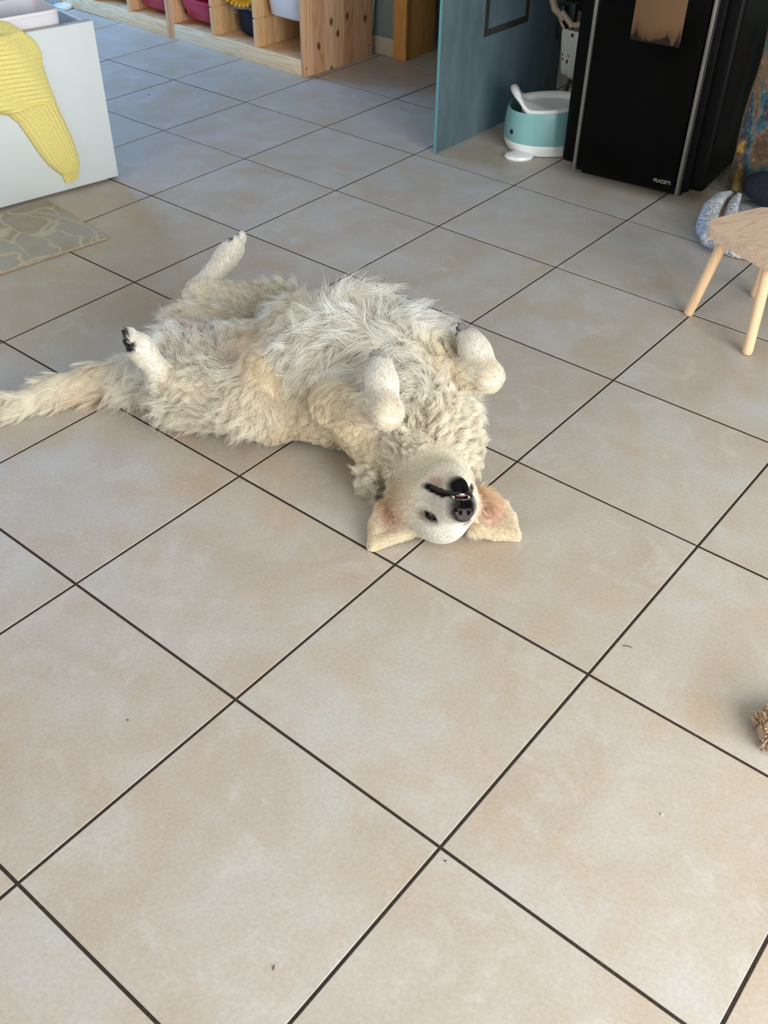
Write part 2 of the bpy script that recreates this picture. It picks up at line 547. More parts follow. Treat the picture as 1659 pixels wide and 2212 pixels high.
window_frame('window_1', (X1 + 0.1, 0.1, (0.06, 2.05)), 2.4, 'Y')
window_frame('window_2', (X0 - 0.1, 1.95, (0.65, 2.25)), 1.3, 'Y')
window_frame('window_3', (-0.6, Y0 - 0.1, (1.0, 2.2)), 1.3, 'X')

# tile skirting on the back wall, wooden door lining in the opening
sk = struct(G().box(((X0 + DX0 - 0.065) / 2, Y1 - 0.005, 0.04), (DX0 - 0.065 - X0, 0.01, 0.08), 0.002).build('baseboard_back', M_SKIRT))
dr = G()
dr.box((DX0 - 0.033, Y1 - 0.006, 1.05), (0.075, 0.018, 2.1), 0.003)            # casing, left
dr.box((DX0 - 0.012, Y1 + 0.012, 1.05), (0.02, 0.03, 2.09), 0.002)
d1 = struct(dr.build('door_1', M_BEECH))
G().box((DX0 - 0.025, Y1 + 0.125, 1.05), (0.04, 0.19, 2.1), 0.002).build('door_lining', M_BEECH, d1)
G().box((DX1 + 0.025, Y1 + 0.125, 1.05), (0.04, 0.19, 2.1), 0.002).build('door_lining', M_BEECH, d1)
G().box((DX1 + 0.04, Y1 - 0.006, 1.05), (0.08, 0.018, 2.1), 0.003).build('casing', M_BEECH, d1)
G().box(((DX0 + DX1) / 2, Y1 + 0.1, 2.115), (DX1 - DX0 + 0.1, 0.24, 0.03), 0.002).build('lintel_board', M_BEECH, d1)

# ------------------------------------------------------------------ frosted glass door leaf, swung open into the room
gd = thing('glass_door', 'frosted grey-green glass door leaf standing open beside the black stove', 'glass door', (-0.843, 2.725, 0.004))
G().box((0, 0, 1.0), (0.010, 0.846, 2.0), 0.0).build('glass_pane', M_FROST, gd, False)
G().box((0, -0.4245, 1.0), (0.0102, 0.003, 2.0)).build('glass_edge', M_GLASSEDGE, gd, False, label='pale green front edge of the glass')
G().box((0, 0.4245, 1.0), (0.0102, 0.003, 2.0)).build('glass_edge', M_GLASSEDGE, gd, False)
gm = G()
for y0, y1, z0, z1 in ((-0.155, 0.145, 0.355, 0.379), (-0.155, -0.131, 0.379, 1.55), (0.121, 0.145, 0.379, 1.55), (-0.155, 0.145, 1.55, 1.574)):
    gm.box((0.0056, (y0 + y1) / 2, (z0 + z1) / 2), (0.0012, y1 - y0, z1 - z0))
gm.build('clear_band', M_GLASSCLEAR, gd, False, label='clear rectangle outline left unfrosted in the glass')
hg = G().box((0.012, 0.395, 0.31), (0.034, 0.05, 0.13), 0.004).box((0.03, 0.43, 0.33), (0.05, 0.03, 0.09), 0.003).build('hinge', M_HINGE, gd)

# ------------------------------------------------------------------ pine storage units with bins
def groove_panel(g, x, z0, z1, y0, y1, th):
    g.box((x, (y0 + y1) / 2, (z0 + z1) / 2), (th, y1 - y0, z1 - z0), 0.0015)

def shelf_unit(x_right, label, w=0.915):
    r = thing('storage_shelf', label, 'shelf', (-1.836, 2.654, 0), math.radians(-1.6), 'pine storage shelves along the back wall')
    d, h = 0.459, 1.45  # unseen upper part made taller to keep blue window light off the doorway
    xr, xl = x_right, x_right - w
    th = 0.019
    G().box((xr - th / 2, d / 2, h / 2), (th, d, h), 0.0015).build('side_panel', M_PINE_S, r)
    G().box((xl + th / 2, d / 2, h / 2), (th, d, h), 0.0015).build('side_panel', M_PINE_S, r)
    G().box(((xl + xr) / 2, 0.012, 0.034), (w - 2 * th, 0.018, 0.068), 0.0015).build('front_rail', M_PINE_X, r)
    G().box(((xl + xr) / 2, d / 2 + 0.012, 0.061), (w - 2 * th, d - 0.026, 0.014), 0.001).build('bottom_board', M_PINE_Y, r)
    G().box(((xl + xr) / 2, d / 2, h + 0.009), (w, d, 0.018), 0.002).build('top_board', M_PINE_X, r)
    G().box(((xl + xr) / 2, d - 0.006, 0.75), (w - 2 * th, 0.008, 1.36)).build('back_board', M_PINE_Z, r, False)
    cw = (w - 2 * th) / 3
    for k in (1, 2):
        x = xl + th + cw * k
        g = G()
        zs = [0.068, 0.186, 0.192, 0.30, 0.306, 0.42, 0.426, 0.54, 0.546, 0.66, 0.666, 0.78, 0.786, 0.90, 0.906, 1.02, 1.026, 1.14, 1.146, 1.26, 1.266, 1.44]
        for i in range(0, len(zs), 2):                    # boards between the bin grooves
            g.box((x, d / 2 - 0.004, (zs[i] + zs[i + 1]) / 2), (0.019, d - 0.012, zs[i + 1] - zs[i]), 0.001, seg=1)
        g.box((x, d / 2, 0.75), (0.008, d - 0.02, 1.36))
        g.build('divider', M_PINE_Z, r)
    for sy_, sz_ in ((0.014, 0.036), (d - 0.02, 0.05)):
        G().ball((xr + 0.0005, sy_, sz_), (0.0015, 0.004, 0.004), 10, 6).build('screw', M_HINGE, r)
    return r, cw, xl + th

shA, cw, xa = shelf_unit(0.0, 'knotty pine storage shelf nearest the doorway, its end panel facing the room')
shB, cw, xb = shelf_unit(-0.922, 'pine storage shelf further left, behind the white chest')
SH = Matrix.Translation((-1.836, 2.654, 0)) @ Matrix.Rotation(math.radians(-1.6), 4, 'Z')

def shelf_pt(x, y, z):
    return SH @ Vector((x, y, z))

def open_bin(name, label, cat, loc, rz, w, d, h, mat, group=None, taper=0.86, rim=0.012, parent_rim_label=None):
    """tapered open-topped bin: outer and inner skin, with a turned-out rim"""
    r = thing(name, label, cat, loc, rz, group)
    k = taper
    prof = [(w / 2 * k - 0.01, d / 2 * k - 0.01, 0.0), (w / 2 * k, d / 2 * k, 0.008), (w / 2, d / 2, h - 0.004), (w / 2, d / 2, h),
            (w / 2 - 0.003, d / 2 - 0.003, h), (w / 2 * k - 0.003, d / 2 * k - 0.003, 0.012), (w / 2 * k - 0.014, d / 2 * k - 0.014, 0.004)]
    G().loft(prof, (0, 0), 48, 7.0).build('tub', mat, r, angle=0.9)
    g = G()
    ex = [(w / 2 + 0.0005, d / 2 + 0.0005, h - 0.010), (w / 2 + rim, d / 2 + rim, h - 0.008), (w / 2 + rim, d / 2 + rim, h), (w / 2 - 0.001, d / 2 - 0.001, h + 0.002), (w / 2 - 0.001, d / 2 - 0.001, h - 0.010)]
    g.loft(ex, (0, 0), 48, 7.0, cap=False).build('rim', mat, r, angle=0.9)
    return r

RZ = math.radians(-1.6)
bw, bd = cw - 0.046, 0.40
colA = [xa + cw * (k + 0.5) for k in range(3)]
colB = [xb + cw * (k + 0.5) for k in range(3)]
open_bin('storage_bin', 'pink translucent bin in the shelf nearest the doorway', 'bin', shelf_pt(colA[0], 0.225, 0.094), RZ, bw, bd, 0.098, M_PINK, 'bins in the pine shelves')
open_bin('storage_bin', 'milky white bin above the empty compartment by the end panel', 'bin', shelf_pt(colA[2], 0.225, 0.205), RZ, bw, bd, 0.21, M_MILK, 'bins in the pine shelves')
open_bin('storage_bin', 'pink translucent bin holding pale pink toys', 'bin', shelf_pt(colB[2], 0.225, 0.092), RZ, bw, bd, 0.098, M_PINK, 'bins in the pine shelves')
open_bin('storage_bin', 'milky white bin in the middle of the far left shelf', 'bin', shelf_pt(colB[1], 0.225, 0.092), RZ, bw, bd, 0.098, M_MILK, 'bins in the pine shelves')
# toys in the pink bin of the left unit
q = shelf_pt(colB[2] - 0.055, 0.12, 0.105)
tag(G().loft([(0.012, 0.012, 0.0), (0.034, 0.034, 0.022), (0.045, 0.045, 0.062), (0.042, 0.042, 0.062), (0.030, 0.030, 0.024), (0.01, 0.01, 0.004)], (0, 0), 24, 2.0).build('toy_bowl', M_TOYPINK), 'pale pink toy bowl inside the pink bin', 'toy').location = q
q = shelf_pt(colB[2] + 0.045, 0.10, 0.137)
tag(G().ball((0, 0, 0), 0.032).tube([(-0.03, 0, 0), (-0.045, 0, -0.004)], 0.007, 8).build('toy_ball', M_TOYPINK), 'round pale pink toy beside the toy bowl in the bin', 'toy').location = q
# navy bag with toy shovel
bag = thing('toy_bag', 'navy blue cloth bag with grey flap in the shelf compartment', 'bag', shelf_pt(colA[1] + 0.012, 0.19, 0.069), RZ)
G().loft([(0.075, 0.075, 0.0), (0.098, 0.10, 0.02), (0.104, 0.108, 0.08), (0.102, 0.105, 0.128), (0.098, 0.10, 0.133), (0.09, 0.09, 0.115), (0.08, 0.08, 0.03)], (0, 0), 40, 3.2).build('bag_body', M_NAVY, bag)
P = []
for i in range(7):
    row = []
    for j in range(13):
        u = j / 12 - 0.5
        ww = 0.16 - 0.05 * (i / 6) + 0.05 * (i / 6) ** 2
        y = -0.02 - 0.095 * min(1, i / 4.5)
        z = 0.142 - 0.03 * max(0, (i - 3) / 3) + 0.012 * math.cos(u * PI) + 0.003 * math.sin(9 * u)
        row.append((u * ww * 1.15, y, z))
    P.append(row)
fl = G().grid(P).build('bag_flap', M_GREYFLAP, bag)
md = fl.modifiers.new('t', 'SOLIDIFY'); md.thickness = 0.003
G().ball((-0.066, -0.118, 0.104), 0.006, 10, 6).build('snap', M_CHROME, bag)
G().ball((0.06, -0.118, 0.104), 0.006, 10, 6).build('snap', M_CHROME, bag)
sv = thing('toy_digger_scoop', 'yellow toothed toy digger scoop on top of the navy bag', 'toy', shelf_pt(colA[1] + 0.005, 0.15, 0.206), RZ)
P = []
for i in range(9):
    a_ = i / 8
    P.append([(x, -0.10 + 0.10 * a_, 0.018 + 0.045 * a_ ** 2 + 0.03 * (x / 0.075) ** 2 * (0.4 + a_)) for x in np.linspace(-0.075, 0.075, 11)])
so = G().grid(P).build('scoop_shell', M_YELLOWTOY, sv)
md = so.modifiers.new('t', 'SOLIDIFY'); md.thickness = 0.006
for k in range(6):
    x = -0.068 + k * 0.0272
    G().box((x, -0.107, 0.012 + 0.03 * (x / 0.075) ** 2 * 0.4), (0.013, 0.024, 0.012), 0.003, Euler((0.5, 0, 0)).to_matrix()).build('scoop_tooth', M_YELLOWTOY, sv)
tag(G().ball((0, 0, 0.013), (0.02, 0.02, 0.013), 14, 8).ball((0.012, -0.004, 0.022), (0.012, 0.01, 0.012), 12, 8).build('toy_block', M_GREENTOY), 'small bright green toy beside the yellow scoop', 'toy').location = shelf_pt(colA[1] + 0.085, 0.10, 0.222)

# power socket with white plug and cable at the end of the shelf
sk_ = thing('wall_socket', 'white wall socket on the sage wall beside the pine shelf', 'socket', (-1.795, Y1, 0.30))
sp_ = G().box((0, -0.005, 0.0), (0.085, 0.010, 0.085), 0.003).build('socket_plate', M_WFRAME, sk_)
G().box((0.008, -0.011, 0.0), (0.045, 0.004, 0.05), 0.002).build('socket_face', M_PWHITE, sp_)
cb = thing('power_cable', 'white plug and cable hanging down behind the pine shelf end', 'cable', (-1.81, Y1 - 0.03, 0.0))
G().box((-0.01, 0.008, 0.30), (0.03, 0.032, 0.045), 0.008).build('plug', M_CABLE, cb)
G().tube([(-0.012, 0.0, 0.283), (-0.018, -0.002, 0.24), (-0.026, 0.0, 0.19), (-0.033, 0.008, 0.14), (-0.045, 0.012, 0.09), (-0.06, 0.012, 0.03)], 0.0045, 8).build('cable_cord', M_CABLE, cb)

# ------------------------------------------------------------------ white chest with bins and a yellow cardigan
CH_A = math.atan2(-0.983, -0.181)
chest = thing('storage_chest', 'open white chest at left with a yellow knit over its front', 'chest', (-1.546, 1.37, 0), CH_A)
CW, CD, CHh = 0.95, 0.46, 0.519
# local x runs along the front to the left, local y points out of the front (so depth is -y)
cz = -1.0
G().box((CW / 2, cz * 0.009, 0.012 + (CHh - 0.012) / 2), (CW, 0.018, CHh - 0.012), 0.0015).build('front_panel', M_WHITE, chest)
G().box((CW / 2, cz * 0.0175, CHh - 0.0), (CW - 0.004, 0.016, 0.0016)).build('front_edge', M_EDGE, chest, False)
G().box((0.009, cz * (0.018 + CD / 2), 0.26), (0.018, CD, 0.505), 0.0015).build('side_panel', M_WHITE, chest)
G().box((CW - 0.009, cz * (0.018 + CD / 2), 0.26), (0.018, CD, 0.505), 0.0015).build('side_panel', M_WHITE, chest)
G().box((CW / 2, cz * (0.018 + CD - 0.008), 0.26), (CW - 0.04, 0.016, 0.505), 0.0015).build('back_panel', M_WHITE, chest)
G().box((CW / 2, cz * (0.018 + CD / 2), 0.20), (CW - 0.04, CD - 0.03, 0.014)).build('bottom_panel', M_WHITE, chest, False)
G().box((CW / 2, cz * 0.04, 0.006), (CW - 0.06, 0.03, 0.012)).build('foot_rail', M_EDGE, chest, False)
CM = Matrix.Translation((-1.546, 1.37, 0)) @ Matrix.Rotation(CH_A, 4, 'Z')

def chest_pt(x, y, z):
    return CM @ Vector((x, y, z))

open_bin('tall_bin', 'white plastic bin in the chest, the nearer one behind the cardigan', 'bin', chest_pt(0.228, -0.135, 0.209), CH_A, 0.29, 0.20, 0.350, M_MILK2, 'white bins in the chest', 0.90, 0.0012)
open_bin('tall_bin', 'white plastic bin in the chest, the one further back', 'bin', chest_pt(0.235, -0.358, 0.209), CH_A, 0.29, 0.20, 0.385, M_MILK2, 'white bins in the chest', 0.90, 0.0012)
dsk = tag(G().loft([(0.045, 0.045, 0.0), (0.05, 0.05, 0.004), (0.05, 0.05, 0.014), (0.046, 0.046, 0.018)], (0, 0), 32).build('white_disc', M_PWHITE), 'white round disc on the floor in front of the far left shelf', 'disc')
dsk.location = (-3.6023, 2.6701, 0.0000)

# cardigan: one knitted sheet; ribs are real waves in the surface
card = thing('cardigan', 'pale yellow knit cardigan sleeve hanging over the white chest front', 'cardigan', (-1.546, 1.37, 0), CH_A)
# rows: (left x, right x, z) on the chest front, x measured from the right corner
ROWS = [
    (0.470, 0.300, 0.560), (0.455, 0.262, 0.540), (0.450, 0.238, 0.520), (0.450, 0.212, 0.495), (0.450, 0.198, 0.470), (0.450, 0.192, 0.445),
    (0.450, 0.196, 0.420), (0.450, 0.192, 0.385), (0.450, 0.187, 0.350), (0.435, 0.180, 0.320), (0.345, 0.176, 0.295),
    (0.318, 0.170, 0.265), (0.302, 0.160, 0.230), (0.285, 0.150, 0.190), (0.268, 0.142, 0.150), (0.246, 0.138, 0.110), (0.222, 0.138, 0.080), (0.207, 0.146, 0.066), (0.203, 0.150, 0.050), (0.200, 0.152, 0.036)]
NR, NC = 260, 110
tt = np.linspace(0, len(ROWS) - 1, NR)
R_ = np.array(ROWS)
L_ = np.interp(tt, range(len(ROWS)), R_[:, 0]); Rr = np.interp(tt, range(len(ROWS)), R_[:, 1]); Z_ = np.interp(tt, range(len(ROWS)), R_[:, 2])
P = []
for i in range(NR):
    row = []
    for j in range(NC):
        u = j / (NC - 1)
        x = L_[i] + (Rr[i] - L_[i]) * u
        puff = (max(0.0, 1 - (2 * u - 1) ** 2)) ** 0.55
        y = 0.004 + 0.028 * puff * (0.55 if Z_[i] < 0.07 else 1.0)
        z = Z_[i] + 0.012 * math.sin(u * 2.6)
        if Z_[i] > 0.30:
            y += 0.0042 * (1 - abs(math.sin((Z_[i] + 0.05 * x * u) / 0.0145 * PI)) ** 3) * puff
            y += 0.008 * puff * math.sin(8 * u + 20 * Z_[i])
        else:
            y += 0.0040 * (1 - abs(math.sin(u * 10 * PI)) ** 3) * puff
        if Z_[i] > 0.519:
            y = 0.012 - (Z_[i] - 0.519) * 1.6 + 0.004
        row.append((x, y, z))
    P.append(row)
co_ = G().grid(P).build('sleeve', M_KNIT, card)
md = co_.modifiers.new('t', 'SOLIDIFY'); md.thickness = 0.006; md.offset = -1
# part thrown back over the rim and the bins
P = []
for i in range(40):
    a_ = i / 39
    row = []
    for j in range(40):
        u = j / 39
        x = 0.47 + (0.300 + 0.05 * a_ - 0.47) * u
        y = -0.03 - 0.17 * a_
        z = 0.576 + 0.008 * math.sin(a_ * 30) * 0.3 + 0.006 * math.sin(5 * u + 2 * a_) - 0.006 * a_
        row.append((x, y, z))
    P.append(row)
cb2 = G().grid(P).build('body_panel', M_KNIT, card)
md = cb2.modifiers.new('t', 'SOLIDIFY'); md.thickness = 0.006

# rug
rg = thing('rug', 'short pile beige rug with leaf outlines beside the white chest', 'rug', (-1.188, 1.033, 0), math.atan2(-0.363, -0.049))
G().box((0.45, -0.190, 0.0055), (0.9, 0.38, 0.010), 0.003).build('rug_top', M_RUG, rg)
g = G()
for k in range(150):
    x = 0.9 * (k + 0.5) / 150
    g.ball((x, 0.001, 0.005), (0.0042, 0.003, 0.0048), 6, 4)
e = g.build('rug_binding', M_RUGEDGE, rg)

# ------------------------------------------------------------------ pellet stove
SA = math.atan2(0.044, 0.379)
stove = thing('pellet_stove', 'tall black pellet stove with steel side trims', 'stove', (-0.317, 2.422, 0), SA)
SW, SD, SHt = 0.392, 0.64, 1.05
G().box((SW / 2, 0.03 + SD / 2, 0.035 + SHt / 2), (SW + 0.04, SD, SHt), 0.012).build('body', M_BLACKM, stove)
fd = G().box((SW / 2 - 0.004, 0.012, 0.045 + 0.5), (SW - 0.034, 0.03, 1.0), 0.004).build('front_door', M_BLACKG, stove)
for x, in ((0.004,), (SW - 0.008,)):
    G().box((x, 0.004, 0.03 + 0.52), (0.012, 0.030, 1.03), 0.003).build('trim_strip', M_CHROME, stove)
for sx, cx in ((-1, -0.038), (1, SW + 0.032)):
    G().box((cx, 0.03 + 0.33, 0.04 + 0.52), (0.07, 0.62, 1.04), 0.018, seg=3).build('side_panel', M_BLACKM, stove)
# plinth and feet
G().box((SW / 2, 0.05 + 0.22, 0.028), (SW - 0.02, 0.42, 0.03)).build('plinth', M_BLACKM, stove, False)
for fx in (0.03, SW - 0.03):
    for fy in (0.14, 0.45):
        G().tube([(fx, fy, 0.0), (fx, fy, 0.016)], 0.018, 14).build('foot', M_BLACKM, stove)
fw = G().box((0, 0, 0.21), (0.165, 0.006, 0.42), 0.002).build('fire_window', M_SOOT, fd)
fw.location = (0.215, -0.005, 0.495)
# maker's lettering at the foot of the door
tc = bpy.data.curves.new('lettering', 'FONT')
tc.body = 'PALAZZETTI'
tc.size = 0.0112
tc.extrude = 0.0004
tc.align_x = 'LEFT'
tobj = bpy.data.objects.new('tmp_text', tc)
COL.objects.link(tobj)
dg = bpy.context.evaluated_depsgraph_get()
tme = bpy.data.meshes.new_from_object(tobj.evaluated_get(dg))
bpy.data.objects.remove(tobj)
tme.materials.clear(); tme.materials.append(M_LETTER)
lt = bpy.data.objects.new('lettering', tme)
COL.objects.link(lt)
lt.parent = fd
lt.location = (0.296, -0.0036, 0.066)
lt.rotation_euler = (PI / 2, 0, 0)
lt.scale = (0.98, 1.5, 1.0)
lt['label'] = 'grey maker lettering at the foot of the stove door'

# ------------------------------------------------------------------ whale potty
pt = thing('potty', 'teal and white whale shaped child potty beside the stove', 'potty', (-0.575, 2.635, 0), math.atan2(0.632, 0.775))
G().loft([(0.118, 0.098, 0.0), (0.136, 0.114, 0.004), (0.147, 0.123, 0.022), (0.152, 0.126, 0.045), (0.150, 0.124, 0.05), (0.14, 0.115, 0.05)], (0, 0), 64, 2.3).build('base_shell', M_PWHITE, pt)
prof = []
for z, s in ((0.044, 0.996), (0.05, 1.004), (0.08, 1.008), (0.11, 1.0), (0.14, 0.975), (0.16, 0.95), (0.163, 0.94), (0.163, 0.925), (0.12, 0.92), (0.05, 0.95)):
    prof.append((0.152 * s, 0.126 * s, z))
g = G().loft(prof, (0, 0), 64, 2.3, cap=False)
for v_ in g.bm.verts:               # the rim rises towards the tail and dips by the splash guard
    if v_.co.z > 0.10:
        v_.co.z += 0.010 * (v_.co.x / 0.15)
shell = g.build('body_shell', M_TEAL, pt)
prof = [(0.141, 0.116, 0.158), (0.1425, 0.1175, 0.167), (0.138, 0.113, 0.173), (0.126, 0.100, 0.175), (0.114, 0.089, 0.171), (0.106, 0.081, 0.160), (0.098, 0.072, 0.15), (0.088, 0.064, 0.09), (0.05, 0.04, 0.07)]
g = G().loft(prof, (0, 0), 72, 2.2)
for v_ in g.bm.verts:
    if v_.co.z > 0.10:
        v_.co.z += 0.010 * (v_.co.x / 0.15)
    t_ = min(1.0, max(0.0, (-v_.co.x - 0.072) / 0.048))
    t_ = t_ * t_ * (3 - 2 * t_)
    ay = abs(v_.co.y) / 0.116
    if v_.co.z > 0.13:
        v_.co.z += 0.060 * t_ * max(0.0, 1 - (ay * 1.0) ** 2)
g.build('seat_bowl', M_PWHITE, pt, label='white seat bowl with raised splash guard')
G().ball((-0.133, -0.0735, 0.082), (0.004, 0.0080, 0.0095), 14, 8, Euler((0, 0, 0.85)).to_matrix()).build('eye', M_DARKDOT, shell)
G().loft([(0.050, 0.036, 0.0), (0.055, 0.040, 0.006), (0.051, 0.037, 0.014), (0.036, 0.024, 0.020), (0.012, 0.010, 0.021)], (0, 0), 32).build('fin', M_PWHITE, pt).location = (-0.104, -0.118, 0.0)

# ------------------------------------------------------------------ folded baby chair behind the stove, cherry print quilt
bc = thing('baby_chair', 'folded baby chair with cherry print quilted cover behind the stove', 'baby chair', (-0.68, 2.99, 0))
G().tube([(-0.7843, 2.9300, 0.4809), (-0.7734, 2.9300, 0.4343), (-0.7586, 2.9300, 0.4041), (-0.7335, 2.9300, 0.3886), (-0.7182, 2.9300, 0.3698)], [0.013, 0.013, 0.014, 0.012, 0.009], 12).build('grab_bar', M_CREAMTUBE, bc)
G().tube([(-0.7421, 2.9300, 0.3905), (-0.7256, 2.9300, 0.3636), (-0.7080, 2.9300, 0.3434)], 0.006, 8).build('strap', M_CREAMTUBE, bc)
G().tube([(-0.7268, 2.9300, 0.3995), (-0.6940, 2.9300, 0.3738), (-0.6727, 2.9300, 0.3560)], 0.011, 8).build('strap', M_CREAMTUBE, bc)
G().ball((-0.7083, 2.9300, 0.3862), (0.009, 0.006, 0.010), 12, 8).build('buckle', M_CHROME, bc)
G().tube([(-0.6675, 2.9300, 0.3618), (-0.6247, 2.9300, 0.3739)], 0.011, 10).build('cross_tube', M_CREAMTUBE, bc)
qg = G()
q0, q1, q2, q3 = [Vector(p) for p in ((-0.7080, 2.9300, 0.3434), (-0.6194, 2.9300, 0.3421), (-0.6107, 2.9300, 0.1641), (-0.6904, 2.9300, 0.1867))]
P = []
for i in range(24):
    a_ = i / 23
    row = []
    for j in range(25):
        u = j / 24
        p = (q0.lerp(q1, u)).lerp(q3.lerp(q2, u), a_)
        p = p + Vector((0.3, -0.8, 0.2)) * (0.011 * abs(math.sin(u * 3.3 * PI)) ** 0.6 * min(1, 6 * a_, 6 * (1 - a_) + 0.2))
        row.append(p)
    P.append(row)
qo = qg.grid(P).build('quilted_cover', M_QUILT, bc)
md = qo.modifiers.new('t', 'SOLIDIFY'); md.thickness = 0.012
def on_quilt(a_, u):
    return (q0.lerp(q1, u)).lerp(q3.lerp(q2, u), a_) + Vector((0.3, -0.8, 0.2)) * 0.022
for a_, u in ((0.68, 0.03), (0.70, 0.25), (0.10, 0.45)):
    G().ball(on_quilt(a_, u), (0.0065, 0.003, 0.0075), 10, 8).build('printed_cherry', M_CHERRY, qo)
for a_, u, rr_ in ((0.56, 0.05, -0.7), (0.56, 0.36, 0.7)):
    G().ball(on_quilt(a_, u), (0.0095, 0.003, 0.0052), 10, 8, Euler((0, rr_, 0)).to_matrix()).build('printed_leaf', M_LEAF, qo)
G().tube([on_quilt(0.56, 0.18), on_quilt(0.62, 0.10), on_quilt(0.67, 0.05)], 0.0013, 6).build('printed_stem', M_LEAF, qo)
G().tube([on_quilt(0.56, 0.18), on_quilt(0.63, 0.21), on_quilt(0.68, 0.24)], 0.0013, 6).build('printed_stem', M_LEAF, qo)
G().tube([(-0.6462, 2.9300, 0.1884), (-0.6793, 2.9700, 0.1377), (-0.7322, 3.0200, 0.0423), (-0.7509, 3.0400, -0.0040)], 0.008, 10).build('leg', M_STEELTUBE, bc)
G().tube([(-0.6184, 2.9300, 0.1852), (-0.6422, 2.9300, 0.1366), (-0.6524, 2.9000, 0.0846), (-0.6657, 2.8600, 0.0192)], 0.007, 10).build('leg', M_STEELTUBE, bc)
G().ball((-0.6669, 2.9300, 0.0742), (0.013, 0.013, 0.013), 12, 8).build('joint', M_HINGE, bc)
for ch in bc.children:
    ch.location = -Vector(bc.location)

# ------------------------------------------------------------------ child's stool
stc = Vector((0.603, 1.859, 0))
stool = thing('child_stool', 'small pale wooden stool with round splayed legs by the right edge', 'stool', stc, math.atan2(-0.396, 0.919))
hx, hy, c5 = 0.150, 0.128, 0.034
def rounded(poly, r, n=5):
    out = []
    m = len(poly)
    for i in range(m):
        p, a_, b2 = Vector(poly[i]), Vector(poly[i - 1]), Vector(poly[(i + 1) % m])
        u, w = (a_ - p).normalized(), (b2 - p).normalized()
        for k in range(n + 1):
            s = k / n
            p0, p2 = p + u * r, p + w * r
            out.append(p0 * (1 - s) ** 2 + p * 2 * s * (1 - s) + p2 * s * s)
    return out
poly = [(-hx, -hy + c5), (-hx + c5, -hy), (hx - c5, -hy), (hx, -hy + c5), (hx, hy - c5), (hx - c5, hy), (-hx + c5, hy), (-hx, hy - c5)]
G().prism(rounded(poly, 0.012), 0.237, 0.267, 0.003).build('seat', M_ASH, stool)
for sx in (-1, 1):
    for sy in (-1, 1):
        f_, t_ = Vector((sx * 0.119, sy * 0.127, 0.0)), Vector((sx * 0.082, sy * 0.095, 0.240))
        d_ = (t_ - f_).normalized()
        G().tube([f_ + d_ * 0.001, f_ + d_ * 0.004, f_ + d_ * 0.012, f_.lerp(t_, 0.5), t_], [0.010, 0.0128, 0.0142, 0.0145, 0.0145], 20).build('leg', M_ASH_Z, stool)

# ------------------------------------------------------------------ corner right of the stove: fleece, plush, painted board
fl_ = thing('fleece_blanket', 'grey and white fleece blanket folded on the floor behind the stool', 'blanket', (0.36, 2.47, 0))
n_ = 44
rings = []
for z, s in ((0.001, 0.93), (0.004, 0.99), (0.012, 1.0), (0.022, 0.97), (0.027, 0.9)):
    ring = []
    for k in range(n_):
        a_ = 2 * PI * k / n_
        rr_ = 1 + 0.03 * math.sin(3 * a_ + 1) + 0.02 * math.sin(7 * a_)
        ring.append(Vector((0.03 + 0.215 * rr_ * s * math.cos(a_), -0.02 + 0.23 * rr_ * s * math.sin(a_), z)))
    rings.append(ring)
G().ring_skin(rings).build('blanket_base', M_FLEECE, fl_)
def lobe(pts, rads, name, mat):
    g_ = G().tube(pts, rads, 16)
    return g_.build(name, mat, fl_)
def loc(p):
    return tuple(Vector(p) - Vector((0.36, 2.47, 0)))
lobe([loc((0.2121, 2.5677, 0.0500)), loc((0.2024, 2.5080, 0.0500)), loc((0.2182, 2.4023, 0.0500)), loc((0.2546, 2.2924, 0.0450)), loc((0.3048, 2.2149, 0.0400)), loc((0.3542, 2.1977, 0.0350))], [0.010, 0.022, 0.030, 0.032, 0.030, 0.018], 'blanket_roll', M_FLEECE)
lobe([loc((0.2444, 2.5592, 0.0550)), loc((0.2564, 2.4944, 0.0500)), loc((0.2889, 2.3921, 0.0450)), loc((0.3345, 2.3074, 0.0400))], [0.010, 0.018, 0.022, 0.016], 'blanket_roll', M_FLEECE)
lobe([loc((0.2146, 2.5557, 0.0350)), loc((0.2387, 2.4513, 0.0350)), loc((0.2693, 2.3727, 0.0300)), loc((0.3124, 2.3004, 0.0280))], [0.010, 0.018, 0.020, 0.012], 'lining', M_BROWNL)
pl = tag(G().ball((0, 0, 0.06), (0.15, 0.075, 0.06), 28, 16).build('plush_throw', M_NAVYF), 'dark blue plush throw heaped behind the stool', 'throw')
pl.location = (0.385, 2.592, 0.030)
pbn = thing('painted_board', 'curved board with thick teal and yellow paint leaning beside the stove', 'painting', (0, 0, 0))
EL = [(0.1547, 2.6850, 0.0145), (0.1565, 2.6900, 0.0730), (0.1528, 2.7000, 0.1292), (0.1465, 2.7100, 0.1885), (0.1417, 2.7200, 0.2470), (0.1407, 2.7350, 0.3191), (0.1430, 2.7500, 0.3828), (0.1420, 2.7600, 0.4414), (0.1316, 2.7800, 0.5176)]
bmx = bmesh.new()
fr_, bk_ = [], []
for i, p in enumerate(EL):
    p = Vector(p)
    for k, u in enumerate(np.linspace(0, 1, 9)):
        q = p + Vector((0.40 * u, 0.10 * u, 0.0))
        w_ = 0.0 if k in (0, 8) else 0.004 * math.sin(17 * u + 3.1 * i) + 0.003 * math.sin(5 * i + 9 * u)
        fr_.append(bmx.verts.new(q + Vector((0, -w_, 0))))
        bk_.append(bmx.verts.new(q + Vector((0, 0.016, 0))))
W_ = 9
